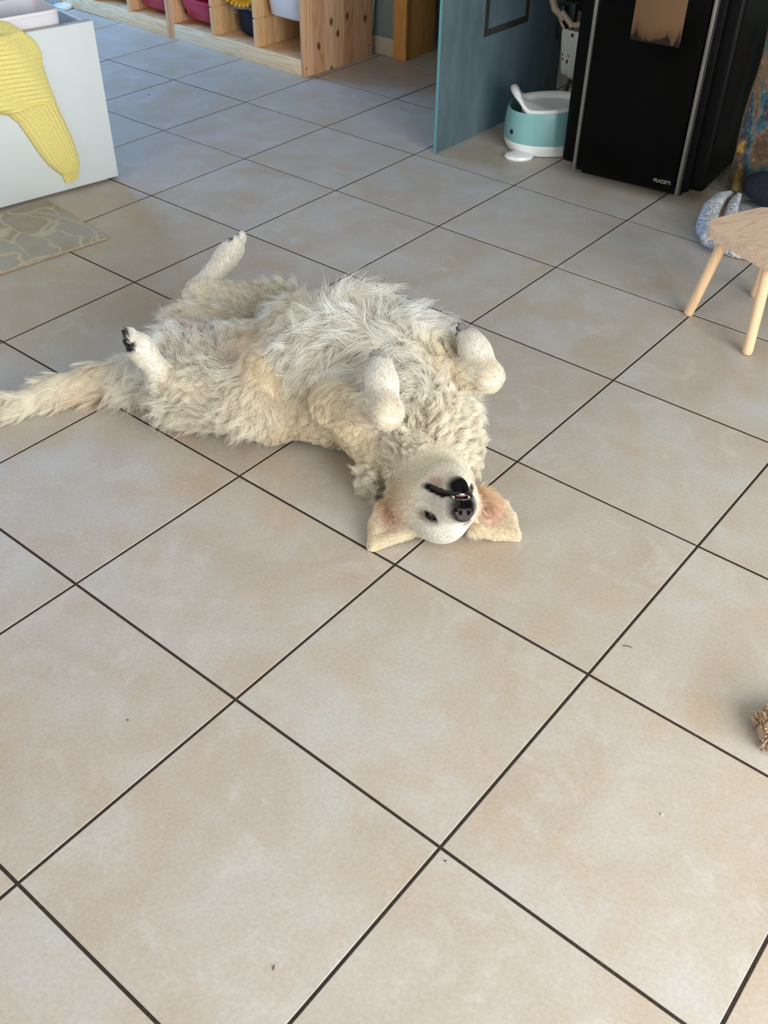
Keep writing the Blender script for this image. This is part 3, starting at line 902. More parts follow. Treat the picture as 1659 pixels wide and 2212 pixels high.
for i in range(len(EL) - 1):
    for k in range(W_ - 1):
        a0, a1, a2, a3 = i * W_ + k, i * W_ + k + 1, (i + 1) * W_ + k + 1, (i + 1) * W_ + k
        bmx.faces.new((fr_[a0], fr_[a1], fr_[a2], fr_[a3]))
        bmx.faces.new((bk_[a3], bk_[a2], bk_[a1], bk_[a0]))
    for k in (0, W_ - 1):
        a0, a3 = i * W_ + k, (i + 1) * W_ + k
        bmx.faces.new((fr_[a0], fr_[a3], bk_[a3], bk_[a0]))
for base_ in (0, (len(EL) - 1) * W_):
    for k in range(W_ - 1):
        bmx.faces.new((fr_[base_ + k], bk_[base_ + k], bk_[base_ + k + 1], fr_[base_ + k + 1]))
g = G(); g.bm.free(); g.bm = bmx
g.build('paint_face', M_IMPASTO, pbn)
G().tube([Vector(p) + Vector((-0.002, 0.006, 0)) for p in EL], 0.006, 8).build('board_rim', M_BOARD, pbn)

# ------------------------------------------------------------------ chenille slipper at the right edge
slp = thing('slipper', 'beige chenille slipper toe at the right edge of the floor', 'slipper', (1.2405, 0.5534, 0), 0.0)
SLc = Vector((0, 0, 0))
sdir = Vector((0.75, 0.62, 0)).normalized()
rz_s = math.atan2(sdir.y, sdir.x)
Ms = Matrix.Rotation(rz_s, 4, 'Z')
g = G()
prof = []
for i in range(15):
    u = i / 14
    w_ = 0.046 * math.sin(min(1, u * 4.5 + 0.04) * PI / 2) ** 0.5 * (1 - 0.25 * math.sin(u * PI)) * (1 if u < 0.85 else math.sqrt(max(0.02, 1 - ((u - 0.85) / 0.15) ** 2)))
    h_ = (0.052 - 0.02 * u) * math.sin(min(1, u * 4 + 0.15) * PI / 2) ** 0.7
    ring = []
    for k in range(18):
        a_ = 2 * PI * k / 18
        ring.append(Ms @ Vector((-0.06 + 0.26 * u, w_ * math.cos(a_), max(0.003, h_ * 0.42 + h_ * 0.55 * math.sin(a_)))))
    prof.append(ring)
g.ring_skin(prof)
slb = g.build('slipper_body', M_CHEN, slp)
g = G()
r2 = random.Random(5)
for i in range(14):
    for k in range(18):
        p = (prof[i][k] * 0.5 + prof[i + 1 if i < 14 else i][(k + 1) % 18] * 0.5)
        cen = sum(prof[i], Vector()) / 18
        nrm = (p - cen).normalized()
        if i < 2:
            nrm = (nrm - Ms.to_3x3() @ Vector((0.8, 0, 0))).normalized()
        if p.z < 0.006:
            continue
        for q_ in range(16 if i < 6 else 5):
            jit = Vector((r2.uniform(-1, 1), r2.uniform(-1, 1), r2.uniform(-0.6, 1)))
            base_ = p + jit * 0.007
            tip = base_ + nrm * 0.0075 + jit * 0.004
            if tip.z < 0.003: tip.z = 0.003
            g.tube([base_, base_.lerp(tip, 0.5) + jit * 0.001, tip], [0.0019, 0.0021, 0.0014], 5)
tf = g.build('chenille_tufts', M_CHEN, slp)
tf['kind'] = 'stuff'

# crumbs and hairs lying on the tiles
CR = [((0.9232, 0.5536, 0.0000), 0.018, 0.6, 'dark bent bristle on the tile above the slipper'), ((0.8324, -0.2975, 0.0000), 0.008, 2.2, 'short dark fibre on the bottom left tile'), ((0.9201, -0.0137, 0.0000), 0.004, 0.2, 'tiny brown crumb just below the central grout crossing'),
      ((1.1385, 0.2715, 0.0000), 0.005, 1.0, 'pale crumb on the tile at lower right'), ((0.3407, -0.1507, 0.0000), 0.004, 1.0, 'tiny dark crumb on the left tile'), ((-2.1726, 2.0427, 0.0000), 0.006, 1.0, 'tiny dark crumb on the far floor near the shelf')]
M_PALE = plain('pale_crumb', srgb(206, 196, 184), 0.8)
for i, (p, ln, an, lb) in enumerate(CR):
    d_ = Vector((math.cos(an), math.sin(an), 0))
    s_ = Vector((-d_.y, d_.x, 0))
    if i < 2:
        g = G().tube([Vector(p) + d_ * ln * (k / 4 - 0.5) + s_ * 0.15 * ln * math.sin(k) + Vector((0, 0, 0.0012)) for k in range(5)], [0.0003, 0.0008, 0.0009, 0.0008, 0.0003], 6)
    else:
        g = G().ball(Vector(p) + Vector((0, 0, ln * 0.25)), (ln * 0.5, ln * 0.35, ln * 0.28), 8, 6, Euler((0, 0, an)).to_matrix())
    tag(g.build('crumb', M_PALE if i == 3 else M_CRUMB), lb, 'crumb', 'specks lying on the tiles')

# ------------------------------------------------------------------ the dog: one continuous body surface grown from blended volumes
def nrm(v):
    v = np.asarray(v, float)
    return v / np.linalg.norm(v)

class Blend:
    """smooth union of round cones, ellipsoids and rounded triangles, meshed as one surface"""
    def __init__(self):
        self.p = []

    def cone(self, a, b, r1, r2, zone, k=0.02, flow=None):
        a, b = np.array(a, float), np.array(b, float)
        self.p.append(('c', a, b, r1, r2, k, zone, nrm(b - a) if flow is None else nrm(flow)))

    def ell(self, c, rad, axes, zone, k=0.02, flow=(0, 0, 1)):
        self.p.append(('e', np.array(c, float), np.array(rad, float), np.array(axes, float), 0, k, zone, nrm(flow)))

    def tri(self, a, b, c, r, zone, k=0.012, flow=(0, 0, 1)):
        self.p.append(('t', np.array(a, float), np.array(b, float), np.array(c, float), r, k, zone, nrm(flow)))

    @staticmethod
    def dist(q, P):
        if q[0] == 'c':
            a, b, r1, r2 = q[1:5]
            ab = b - a
            t = np.clip(((P - a) @ ab) / (ab @ ab), 0, 1)
            return np.linalg.norm(P - a - t[..., None] * ab, axis=-1) - (r1 + (r2 - r1) * t)
        if q[0] == 'e':
            c, rad, ax = q[1:4]
            L = (P - c) @ ax.T
            k0 = np.linalg.norm(L / rad, axis=-1)
            k1 = np.linalg.norm(L / rad ** 2, axis=-1) + 1e-9
            return k0 * (k0 - 1) / k1
        a, b, c, r = q[1:5]
        ba, cb, ac = b - a, c - b, a - c
        pa, pb, pc = P - a, P - b, P - c
        n = np.cross(ba, ac)
        s = np.sign(pa @ np.cross(ba, n)) + np.sign(pb @ np.cross(cb, n)) + np.sign(pc @ np.cross(ac, n))
        def seg(e, pe):
            h = np.clip((pe @ e) / (e @ e), 0, 1)
            return ((e * h[..., None] - pe) ** 2).sum(-1)
        d1 = np.minimum(np.minimum(seg(ba, pa), seg(cb, pb)), seg(ac, pc))
        d2 = (pa @ n) ** 2 / (n @ n)
        return np.sqrt(np.where(s < 2.0, d1, d2)) - r

    def bounds(self, q):
        if q[0] == 'c':
            pts = np.array([q[1], q[2]]); m = max(q[3], q[4])
        elif q[0] == 'e':
            pts = np.array([q[1]]); m = max(q[2])
        else:
            pts = np.array([q[1], q[2], q[3]]); m = q[4]
        return pts.min(0) - m - 0.045, pts.max(0) + m + 0.045

    def field(self, ax):
        X, Y, Z = ax
        D = np.full((len(X), len(Y), len(Z)), 0.05, np.float32)
        for q in self.p:
            lo, hi = self.bounds(q)
            i0, i1 = np.searchsorted(X, lo[0]), np.searchsorted(X, hi[0])
            j0, j1 = np.searchsorted(Y, lo[1]), np.searchsorted(Y, hi[1])
            k0, k1 = np.searchsorted(Z, lo[2]), np.searchsorted(Z, hi[2])
            if i1 <= i0 or j1 <= j0 or k1 <= k0:
                continue
            P = np.stack(np.meshgrid(X[i0:i1], Y[j0:j1], Z[k0:k1], indexing='ij'), -1).astype(np.float32)
            d = self.dist(q, P)
            o = D[i0:i1, j0:j1, k0:k1]
            kk = q[5]
            h = np.clip(kk - np.abs(o - d), 0, None) / kk
            D[i0:i1, j0:j1, k0:k1] = np.minimum(o, d) - h * h * kk * 0.25
        return D

def surface_nets(D, ax):
    X, Y, Z = ax
    ins = D < 0
    nx, ny, nz = D.shape
    c = np.zeros((nx - 1, ny - 1, nz - 1), np.int8)
    for a in (0, 1):
        for b in (0, 1):
            for e in (0, 1):
                c += ins[a:nx - 1 + a, b:ny - 1 + b, e:nz - 1 + e]
    act = np.argwhere((c > 0) & (c < 8))
    idx = np.full(c.shape, -1, np.int32)
    idx[tuple(act.T)] = np.arange(len(act))
    acc = np.zeros((len(act), 3)); cnt = np.zeros(len(act))
    corners = [(a, b, e) for a in (0, 1) for b in (0, 1) for e in (0, 1)]
    val = {k: D[act[:, 0] + k[0], act[:, 1] + k[1], act[:, 2] + k[2]] for k in corners}
    for k1 in corners:
        for axi in range(3):
            if k1[axi] == 0:
                k2 = tuple(1 if i == axi else k1[i] for i in range(3))
                a, b = val[k1], val[k2]
                m = (a < 0) != (b < 0)
                t = np.where(m, a / np.where(m, a - b, 1), 0)
                p = np.tile(np.array(k1, float), (len(act), 1))
                p[:, axi] += t
                acc[m] += p[m]; cnt[m] += 1
    f = act + acc / cnt[:, None]
    V = np.stack([np.interp(f[:, i], np.arange(len(ax[i])), ax[i]) for i in range(3)], 1)
    F = []
    for axi in range(3):
        a = np.moveaxis(ins, axi, 0)
        cr = a[:-1] != a[1:]
        w = np.argwhere(cr[:, 1:-1, 1:-1]) + np.array([0, 1, 1])
        sgn = a[w[:, 0], w[:, 1], w[:, 2]]
        I = np.moveaxis(idx, axi, 0)
        q = np.stack([I[w[:, 0], w[:, 1] - 1, w[:, 2] - 1], I[w[:, 0], w[:, 1], w[:, 2] - 1], I[w[:, 0], w[:, 1], w[:, 2]], I[w[:, 0], w[:, 1] - 1, w[:, 2]]], 1)
        fl = sgn if axi != 1 else ~sgn
        q[~fl] = q[~fl][:, ::-1]
        F.append(q)
    return V, np.concatenate(F)

def np_mesh(name, V, F, mat):
    me = bpy.data.meshes.new(name)
    me.vertices.add(len(V)); me.vertices.foreach_set('co', np.asarray(V, np.float32).ravel())
    n = F.shape[1]
    me.loops.add(F.size); me.loops.foreach_set('vertex_index', F.astype(np.int32).ravel())
    me.polygons.add(len(F)); me.polygons.foreach_set('loop_start', np.arange(0, F.size, n, dtype=np.int32))
    me.update(calc_edges=True)
    me.polygons.foreach_set('use_smooth', [True] * len(F))
    me.materials.append(mat)
    return me

DOG0 = np.array((0.10, 0.70, 0.0))
dog = thing('dog', 'cream golden retriever lying on its back with paws in the air', 'dog', DOG0)

# head frame: Fh along the muzzle, Lh to the side nearer the camera, Ch towards the chin (the head lies upside down)
Fh = np.array((0.745, -0.473, 0.469)); Lh = np.array((-0.607, -0.773, 0.184)); Ch = np.array((-0.276, 0.422, 0.864))
OH = np.array((0.4875, 0.5620, 0.0850))
def hd(f, l, c):
    return OH + (Fh * f + Lh * l + Ch * c) * 0.01
HA = np.array([Fh, Lh, Ch])

pelvis, loin, rib, brisk = [np.array(p) for p in ((-0.3142, 0.5946, 0.1000), (-0.1627, 0.6886, 0.1100), (0.0361, 0.7577, 0.1450), (0.1868, 0.7759, 0.1550))]
shou, neck, neck2 = [np.array(p) for p in ((0.2632, 0.7467, 0.1350), (0.3376, 0.7094, 0.1150), hd(-8, 0.5, 1.0))]
kneeN, hockN, pawN = [np.array(p) for p in ((-0.0466, 0.5368, 0.1300), (-0.2476, 0.4676, 0.1500), (-0.2527, 0.4115, 0.2700))]
kneeF, hockF, pawF = [np.array(p) for p in ((-0.2528, 0.8663, 0.1500), (-0.4269, 0.7463, 0.1900), (-0.4476, 0.9152, 0.2600))]
elbN, wrN, toeN = [np.array(p) for p in ((0.1512, 0.6073, 0.1850), (0.3327, 0.5622, 0.2600), (0.2311, 0.6545, 0.3100))]
elbF, wrF, toeF = [np.array(p) for p in ((0.2611, 0.8032, 0.2150), (0.4040, 0.8162, 0.2500), (0.2966, 0.8714, 0.3000))]
hipN, hipF = np.array((-0.2257, 0.5362, 0.1000)), np.array((-0.3849, 0.7147, 0.1100))
shN, shF = np.array((0.2129, 0.6647, 0.1000)), np.array((0.2619, 0.8520, 0.1300))
tails = [np.array(p) for p in ((-0.4037, 0.5112, 0.0600), (-0.4827, 0.4591, 0.0500), (-0.5376, 0.3745, 0.0420), (-0.5667, 0.2867, 0.0340), (-0.5952, 0.2014, 0.0260))]
ax_body = nrm(rib - pelvis)
side = nrm(np.cross(ax_body, (0, 0, 1)))          # points to the camera side

B = Blend()
TAILW = -ax_body
# trunk
B.cone(pelvis, loin, 0.088, 0.090, 'belly', 0.05, TAILW)
B.cone(loin, rib, 0.092, 0.136, 'flank', 0.06, TAILW)
B.cone(rib, brisk, 0.136, 0.124, 'chest', 0.06, TAILW)
B.ell((rib + brisk) / 2 + np.array((0, 0, 0.035)), (0.15, 0.115, 0.115), [ax_body, side, (0, 0, 1)], 'chest', 0.05, TAILW)
B.cone(brisk, shou, 0.122, 0.100, 'chest', 0.05, TAILW)
B.cone(shou, neck, 0.098, 0.080, 'neck', 0.05, nrm(shou - neck))
B.cone(neck, neck2, 0.080, 0.066, 'neck', 0.04, nrm(shou - neck))
B.ell(loin + side * 0.055 + np.array((0.01, 0, -0.045)), (0.16, 0.07, 0.06), [ax_body, side, (0, 0, 1)], 'flank', 0.05, TAILW)
B.ell(rib + side * 0.07 - np.array((0, 0, 0.06)), (0.17, 0.08, 0.075), [ax_body, side, (0, 0, 1)], 'flank', 0.05, TAILW)
B.cone(shN, shN + np.array((0.07, 0.0, -0.02)), 0.064, 0.052, 'flank', 0.04, nrm(shou - neck) + np.array((0, 0, -0.4)))
B.cone(shF, brisk, 0.068, 0.08, 'chest', 0.05, TAILW)
B.cone((0.2795, 0.6908, 0.0700), (0.2675, 0.6137, 0.0450), 0.050, 0.034, 'neck', 0.03, np.array((0.2719, 0.6038, 0.0300)) - np.array((0.2879, 0.6801, 0.0700)))
# raised arch of the rib cage edge
for a, b in (((-0.0370, 0.5832, 0.1000), (-0.0286, 0.6195, 0.1850)), ((-0.0286, 0.6195, 0.1850), (-0.0369, 0.7000, 0.2350)), ((-0.0369, 0.7000, 0.2350), (-0.0566, 0.8083, 0.2350))):
    B.cone(a, b, 0.042, 0.046, 'flank', 0.05, TAILW + np.array((0, 0, -0.6)))
# flank fold between knee and ribs
B.cone((-0.0544, 0.5872, 0.1900), (-0.0386, 0.5964, 0.0600), 0.040, 0.050, 'flank', 0.045, TAILW + np.array((0, 0, -0.5)))
B.cone((-0.1099, 0.7694, 0.2200), (0.0168, 0.6647, 0.2300), 0.040, 0.050, 'chest', 0.05, TAILW)
# hind legs
for hip, knee, hock, paw in ((hipN, kneeN, hockN, pawN), (hipF, kneeF, hockF, pawF)):
    B.cone(hip, knee, 0.080, 0.058, 'thigh', 0.045, nrm(hock - knee))
    B.cone(knee, hock, 0.052, 0.029, 'shin', 0.025, nrm(hock - knee) + np.array((0, 0, -0.3)))
    B.cone(hock, hock + (paw - hock) * 0.72, 0.025, 0.023, 'paw', 0.02, nrm(paw - hock))
    B.cone(hock + (paw - hock) * 0.66, hock + (paw - hock) * 0.86, 0.025, 0.027, 'paw', 0.015, nrm(paw - hock))
# front legs
for sh, elb, wr, toe, s in ((shN, elbN, wrN, toeN, 1), (shF, elbF, wrF, toeF, -1)):
    B.cone(sh, elb, 0.056, 0.042, 'uparm', 0.04, nrm(elb - sh))
    B.cone(elb, wr, 0.038, 0.026, 'forearm', 0.022, nrm(elb - wr) * 0.4 + TAILW)
    d = nrm(toe - wr)
    B.cone(wr, wr + (toe - wr) * 0.55, 0.0265, 0.0275, 'paw', 0.018, d)
    B.cone(wr + (toe - wr) * 0.50, wr + (toe - wr) * 0.78, 0.027, 0.024, 'paw', 0.018, d)

VIEW = nrm(np.array((0.3, 0.75, 0.12)) - np.array((1.3375, -0.70, 1.378)))
TOES = []
def toes(wr, toe, spread, r, out):
    """four unequal toes fanned across the paw; out = the dorsal side"""
    d = nrm(toe - wr)
    u = nrm(np.cross(d, out))
    for q, (sx, ln) in enumerate(((-1.4, 0.86), (-0.5, 1.0), (0.5, 1.0), (1.4, 0.84))):
        a = wr + (toe - wr) * 0.66 + u * sx * spread * 0.75
        b = wr + (toe - wr) * ln + u * sx * spread
        B.cone(a, b, r, r * 0.9, 'toe', 0.005, d)
        TOES.append((b, d, u, out, r))
toes(wrN, toeN, 0.0120, 0.0105, -VIEW)
toes(wrF, toeF, 0.0120, 0.0105, nrm(-VIEW + np.array((0.8, 0.4, 0))))
# the hind feet: near sole turned to the left of the picture, far sole up and left
IMR = nrm(np.array((0.775, 0.632, 0.0)))
toes(hockN, pawN + nrm(pawN - hockN) * 0.016, 0.0150, 0.0118, nrm(IMR + VIEW * 0.55))
toes(hockF, pawF + nrm(pawF - hockF) * 0.014, 0.0150, 0.0118, nrm(IMR + VIEW * 0.2))

# tail: thin core under long feathering
for a, b, r1, r2 in zip(tails[:-1], tails[1:], (0.038, 0.034, 0.029, 0.022), (0.034, 0.029, 0.022, 0.012)):
    B.cone(a, b, r1, r2, 'tail', 0.02)
B.cone(pelvis, tails[0], 0.085, 0.045, 'rump', 0.03, -ax_body)
# head
FH = list(Fh)
B.ell(hd(-5, 0, -0.3), (0.078, 0.066, 0.060), HA, 'skull', 0.02, -Fh)
B.ell(hd(-1.2, 0, -1.8), (0.05, 0.045, 0.042), HA, 'skull', 0.02, -Fh)
B.cone(hd(-1, 0, 2.0), hd(7.0, 0, 2.4), 0.043, 0.029, 'muzzle', 0.02, -Fh)
B.cone(hd(1.5, 1.6, 3.2), hd(7.2, 1.35, 2.9), 0.029, 0.0205, 'muzzle', 0.012, -Fh)
B.cone(hd(1.5, -1.6, 3.2), hd(7.2, -1.35, 2.9), 0.029, 0.0205, 'muzzle', 0.012, -Fh)
B.cone(hd(-5, 0, 4.6), hd(5.4, 0, 6.2), 0.044, 0.0185, 'jaw', 0.016, -Fh)
B.cone(hd(-2, 0.0, 5.5), hd(-9, 0, 5.5), 0.048, 0.065, 'jaw', 0.03, -Fh)
for s in (1, -1):
    B.ell(hd(-4.5, 4.2 * s, 2.2), (0.055, 0.036, 0.046), HA, 'cheek', 0.025, -Fh + Lh * s * 0.3)
    B.ell(hd(0.2, 3.0 * s, -1.4), (0.022, 0.018, 0.013), HA, 'skull', 0.012, -Fh)
    B.ell(hd(0.4, 3.0 * s, 1.6), (0.024, 0.017, 0.012), HA, 'skull', 0.012, -Fh)
# ears spread on the floor, pink inner side up
eN = dict(A=np.array((0.3832, 0.5595, 0.0750)), Bm=np.array((0.4339, 0.5297, 0.0300)), T=np.array((0.3860, 0.4569, 0.0100)), M=np.array((0.3432, 0.5328, 0.0350)), Q=np.array((0.4080, 0.4966, 0.0120)))
eF = dict(A=np.array((0.4957, 0.6741, 0.0750)), Bm=np.array((0.5246, 0.6153, 0.0300)), T=np.array((0.5938, 0.6706, 0.0100)), M=np.array((0.5375, 0.7044, 0.0400)), Q=np.array((0.5608, 0.6381, 0.0120)))
for e, z in ((eN, 'earN'), (eF, 'earF')):
    fl_e = e['T'] - (e['A'] + e['Bm']) / 2
    B.tri(e['A'], e['M'], e['Bm'], 0.008, z, 0.010, fl_e)
    B.tri(e['M'], e['T'], e['Bm'], 0.007, z, 0.010, fl_e)
    B.tri(e['T'], e['Q'], e['Bm'], 0.007, z, 0.010, fl_e)
    B.tri(e['M'], e['T'], e['T'] * 0.45 + e['M'] * 0.55 + nrm(e['M'] - e['Bm']) * 0.014, 0.006, z, 0.010, fl_e)
    B.cone(hd(-5, 5.2 if z == 'earN' else -5.2, 0.5), (e['A'] + e['Bm']) / 2, 0.025, 0.02, 'earbase', 0.02, fl_e)

EYE = {}
for s in (1, -1):
    en = nrm(Fh * 0.80 + Lh * s * 0.62 - Ch * 0.10)
    e1 = nrm(Lh * s * 0.80 - Fh * 0.55 + Ch * 0.30)
    e1 = nrm(e1 - en * (e1 @ en))
    e2 = np.cross(en, e1)
    e2 = e2 if e2 @ Ch > 0 else -e2
    EYE[s] = (hd(1.9, 3.25 * s, -0.1), e1, e2, en)
fine, coarse = 0.0028, 0.0056
def axis(lo, a, b, hi):
    return np.concatenate([np.arange(lo, a, coarse), np.arange(a, b, fine), np.arange(b, hi, coarse)])
AX = (axis(-0.68, 0.335, 0.64, 0.66), axis(0.15, 0.42, 0.70, 1.03), axis(0.0, 0.0, 0.19, 0.42))
AX = (AX[0], AX[1], np.concatenate([[-0.003], AX[2][1:]]))
D = B.field(AX)
zz = AX[2][None, None, :]
D = np.maximum(D, 0.0012 - zz).astype(np.float32)          # it lies on the floor
def carve(c, rad, axes, k=0.006):
    global D
    q = ('e', np.array(c), np.array(rad), np.array(axes), 0, k, '', None)
    lo, hi = B.bounds(q)
    sl = tuple(slice(np.searchsorted(AX[i], lo[i]), np.searchsorted(AX[i], hi[i])) for i in range(3))
    P = np.stack(np.meshgrid(AX[0][sl[0]], AX[1][sl[1]], AX[2][sl[2]], indexing='ij'), -1)
    d = -B.dist(q, P)
    o = D[sl]
    h = np.clip(k - np.abs(o - d), 0, None) / k
    D[sl] = np.maximum(o, d) + h * h * k * 0.25
# mouth gap between the lips, eye sockets, ear dishes
carve(hd(7.6, 0, 4.75), (0.022, 0.021, 0.0065), HA, 0.004)
for s in (1, -1):
    carve(EYE[s][0] + EYE[s][3] * 0.006, (0.017, 0.0095, 0.014), EYE[s][1:], 0.004)
V, F = surface_nets(D, AX)
Dm = D

# per-vertex zone weights
dist_all = np.stack([B.dist(q, V) for q in B.p], 1)
w_all = np.exp(-(dist_all - dist_all.min(1, keepdims=True)) / 0.010)
w_all /= w_all.sum(1, keepdims=True)
zones = [q[6] for q in B.p]
flow_all = np.array([q[7] for q in B.p])
Vflow = w_all @ flow_all
gx = np.gradient(D, AX[0], axis=0, edge_order=1).astype(np.float32)
gy = np.gradient(D, AX[1], axis=1, edge_order=1).astype(np.float32)
gz = np.gradient(D, AX[2], axis=2, edge_order=1).astype(np.float32)
def sample(arrs, P):
    idx, fr = [], []
    for i in range(3):
        j = np.clip(np.searchsorted(AX[i], P[:, i]) - 1, 0, len(AX[i]) - 2)
        idx.append(j)
        fr.append(np.clip((P[:, i] - AX[i][j]) / (AX[i][j + 1] - AX[i][j]), 0, 1).astype(np.float32))
    out = []
    for A in arrs:
        r = 0
        for a in (0, 1):
            for b in (0, 1):
                for c in (0, 1):
                    w = (fr[0] if a else 1 - fr[0]) * (fr[1] if b else 1 - fr[1]) * (fr[2] if c else 1 - fr[2])
                    r = r + A[idx[0] + a, idx[1] + b, idx[2] + c] * w
        out.append(r)
    return out
VN = np.stack(sample((gx, gy, gz), V), 1)
VN /= np.linalg.norm(VN, axis=1, keepdims=True) + 1e-9

#            length lift  curl   grav  dens  part
ZT = {
    'belly':   (0.034, 0.36, 0.0055, 0.35, 0.8, 'body_fur'),
    'flank':   (0.017, 0.22, 0.0014, 0.45, 1.0, 'body_fur'),
    'chest':   (0.044, 0.38, 0.0045, 0.55, 1.0, 'body_fur'),
    'neck':    (0.044, 0.42, 0.0120, 0.45, 1.0, 'neck_ruff'),
    'thigh':   (0.032, 0.36, 0.0060, 0.50, 1.0, 'leg_fur'),
    'shin':    (0.017, 0.30, 0.0030, 0.50, 1.0, 'leg_fur'),
    'uparm':   (0.017, 0.30, 0.0022, 0.50, 1.0, 'leg_fur'),
    'forearm': (0.022, 0.32, 0.0025, 0.60, 1.0, 'leg_fur'),
    'toe':     (0.0055, 0.14, 0.0002, 0.1, 1.4, 'leg_fur'),
    'paw':     (0.0075, 0.16, 0.0003, 0.1, 1.4, 'leg_fur'),
    'tail':    (0.075, 0.07, 0.0012, 0.30, 1.6, 'tail_fur'),
    'rump':    (0.032, 0.40, 0.0070, 0.50, 1.0, 'body_fur'),
    'skull':   (0.0085, 0.22, 0.0004, 0.1, 1.6, 'head_fur'),
    'muzzle':  (0.0045, 0.20, 0.0001, 0.0, 1.8, 'head_fur'),
    'jaw':     (0.0085, 0.25, 0.0005, 0.1, 1.5, 'head_fur'),
    'cheek':   (0.015, 0.25, 0.0012, 0.2, 1.4, 'head_fur'),
    'earN':    (0.011, 0.17, 0.0014, 0.1, 1.3, 'ear_fur'),
    'earF':    (0.011, 0.17, 0.0014, 0.1, 1.3, 'ear_fur'),
    'earbase': (0.042, 0.30, 0.0030, 0.4, 1.3, 'ear_fur'),
}
par = np.array([[ZT[z][i] for i in range(5)] for z in zones])
Vpar = w_all @ par
zdom = np.array(zones)[np.argmax(w_all, 1)]

CREAM = np.array(srgb(246, 232, 206)[:3]); GOLD = np.array(srgb(232, 200, 156)[:3]); PALE = np.array(srgb(250, 245, 234)[:3])
PINK = np.array(srgb(214, 170, 158)[:3]); BLACK = np.array(srgb(26, 23, 23)[:3]); GREYB = np.array(srgb(120, 112, 108)[:3])
BROWN = np.array(srgb(120, 78, 56)[:3])
ZC = {'belly': PALE, 'flank': CREAM, 'chest': PALE, 'neck': CREAM * 0.5 + PALE * 0.5, 'thigh': CREAM * 0.5 + PALE * 0.5, 'shin': CREAM * 0.5 + PALE * 0.5, 'uparm': CREAM, 'forearm': CREAM, 'paw': PALE, 'toe': PALE,
      'tail': CREAM * 0.5 + PALE * 0.5, 'rump': PALE, 'skull': PALE, 'muzzle': PALE, 'jaw': CREAM * 0.5 + PALE * 0.5, 'cheek': CREAM, 'earN': CREAM, 'earF': CREAM, 'earbase': np.array(srgb(212, 164, 112)[:3])}
Vcol = w_all @ np.array([ZC[z] for z in zones])
Vskin = Vcol.copy()
Vlen = np.ones(len(V)); Vden = np.ones(len(V))

def spot(c, rad, axes=np.eye(3), soft=0.35):
    L = ((V - np.array(c)) @ np.array(axes).T) / (np.array(rad) * np.ones(3))
    d = np.linalg.norm(L, axis=1)
    return np.clip((1 + soft - d) / (2 * soft), 0, 1)
def paint(m, col, skin=True, hair=True, ln=None, den=None):
    m = m[:, None]
    if hair: Vcol[:] = Vcol * (1 - m) + col * m
    if skin: Vskin[:] = Vskin * (1 - m) + col * m
    if ln is not None: Vlen[:] = Vlen * (1 - m[:, 0] * (1 - ln))
    if den is not None: Vden[:] = Vden * (1 - m[:, 0] * (1 - den))
def comb(a, b, rad, strength=1.0, ln=None, up=0.0):
    """lay the coat along a -> b around that stroke; ln stretches the hair there"""
    a, b = np.array(a), np.array(b)
    ab = b - a
    t_ = np.clip(((V - a) @ ab) / (ab @ ab), 0, 1)
    d_ = np.linalg.norm(V - a - t_[:, None] * ab, axis=1)
    m = np.exp(-(d_ / rad) ** 2) * strength
    dirn = nrm(ab) + np.array((0, 0, up))
    Vflow[:] = Vflow / (np.linalg.norm(Vflow, axis=1, keepdims=True) + 1e-6) * (1 - m[:, None]) + dirn * m[:, None]
    if ln is not None:
        Vlen[:] = Vlen * (1 + (ln - 1) * m)
comb((-0.0239, 0.7383, 0.2600), (-0.0047, 0.8339, 0.3000), 0.06, 1.0, 1.7, 0.5)
comb((0.0318, 0.7735, 0.2700), (0.0700, 0.8747, 0.3000), 0.06, 1.0, 1.6, 0.4)
comb((0.1640, 0.7924, 0.2700), (0.2322, 0.8621, 0.2800), 0.06, 1.0, 1.5)
comb((0.1837, 0.6738, 0.2800), (0.1426, 0.5438, 0.2000), 0.05, 1.0, 1.7)
comb((0.0789, 0.6590, 0.2800), (0.0646, 0.5843, 0.2400), 0.05, 0.8, 1.2)
comb((0.0337, 0.6320, 0.2400), (-0.0155, 0.5606, 0.1400), 0.06, 1.0, 1.0)
comb((0.0246, 0.5916, 0.1600), (0.0122, 0.5981, 0.0300), 0.06, 0.9, 0.9)
comb((0.1580, 0.6134, 0.1400), (0.1410, 0.6141, 0.0300), 0.07, 0.9, 0.8)
comb((0.2422, 0.6199, 0.1200), (0.2219, 0.6046, 0.0300), 0.06, 0.9, 0.9)
comb((-0.2283, 0.7618, 0.1800), (-0.3068, 0.6479, 0.1800), 0.05, 0.9, 1.3)
comb((-0.0818, 0.6149, 0.1900), (-0.0421, 0.5153, 0.1700), 0.05, 0.7, 1.2)
comb((-0.2117, 0.5786, 0.1800), (-0.3476, 0.6598, 0.1800), 0.05, 0.6, 1.1)
comb((-0.4073, 0.6790, 0.1500), (-0.4654, 0.6527, 0.1400), 0.05, 0.9, 1.5, 0.5)
comb((-0.1798, 0.4973, 0.1200), (-0.2805, 0.4476, 0.0500), 0.06, 0.9, 1.5)
comb((-0.3275, 0.5007, 0.1200), (-0.3529, 0.4493, 0.0700), 0.05, 0.9, 1.4)
comb((-0.4314, 0.7664, 0.1700), (-0.4901, 0.7648, 0.1700), 0.03, 0.9, 1.4, 0.4)
comb((-0.4091, 0.8148, 0.2100), (-0.4452, 0.8364, 0.2600), 0.03, 0.6, 1.6)
comb((0.3778, 0.6242, 0.1400), (0.3442, 0.5892, 0.0900), 0.05, 0.9, 1.0)
comb((0.3386, 0.6112, 0.1100), (0.3245, 0.5476, 0.0500), 0.05, 0.9, 1.0)
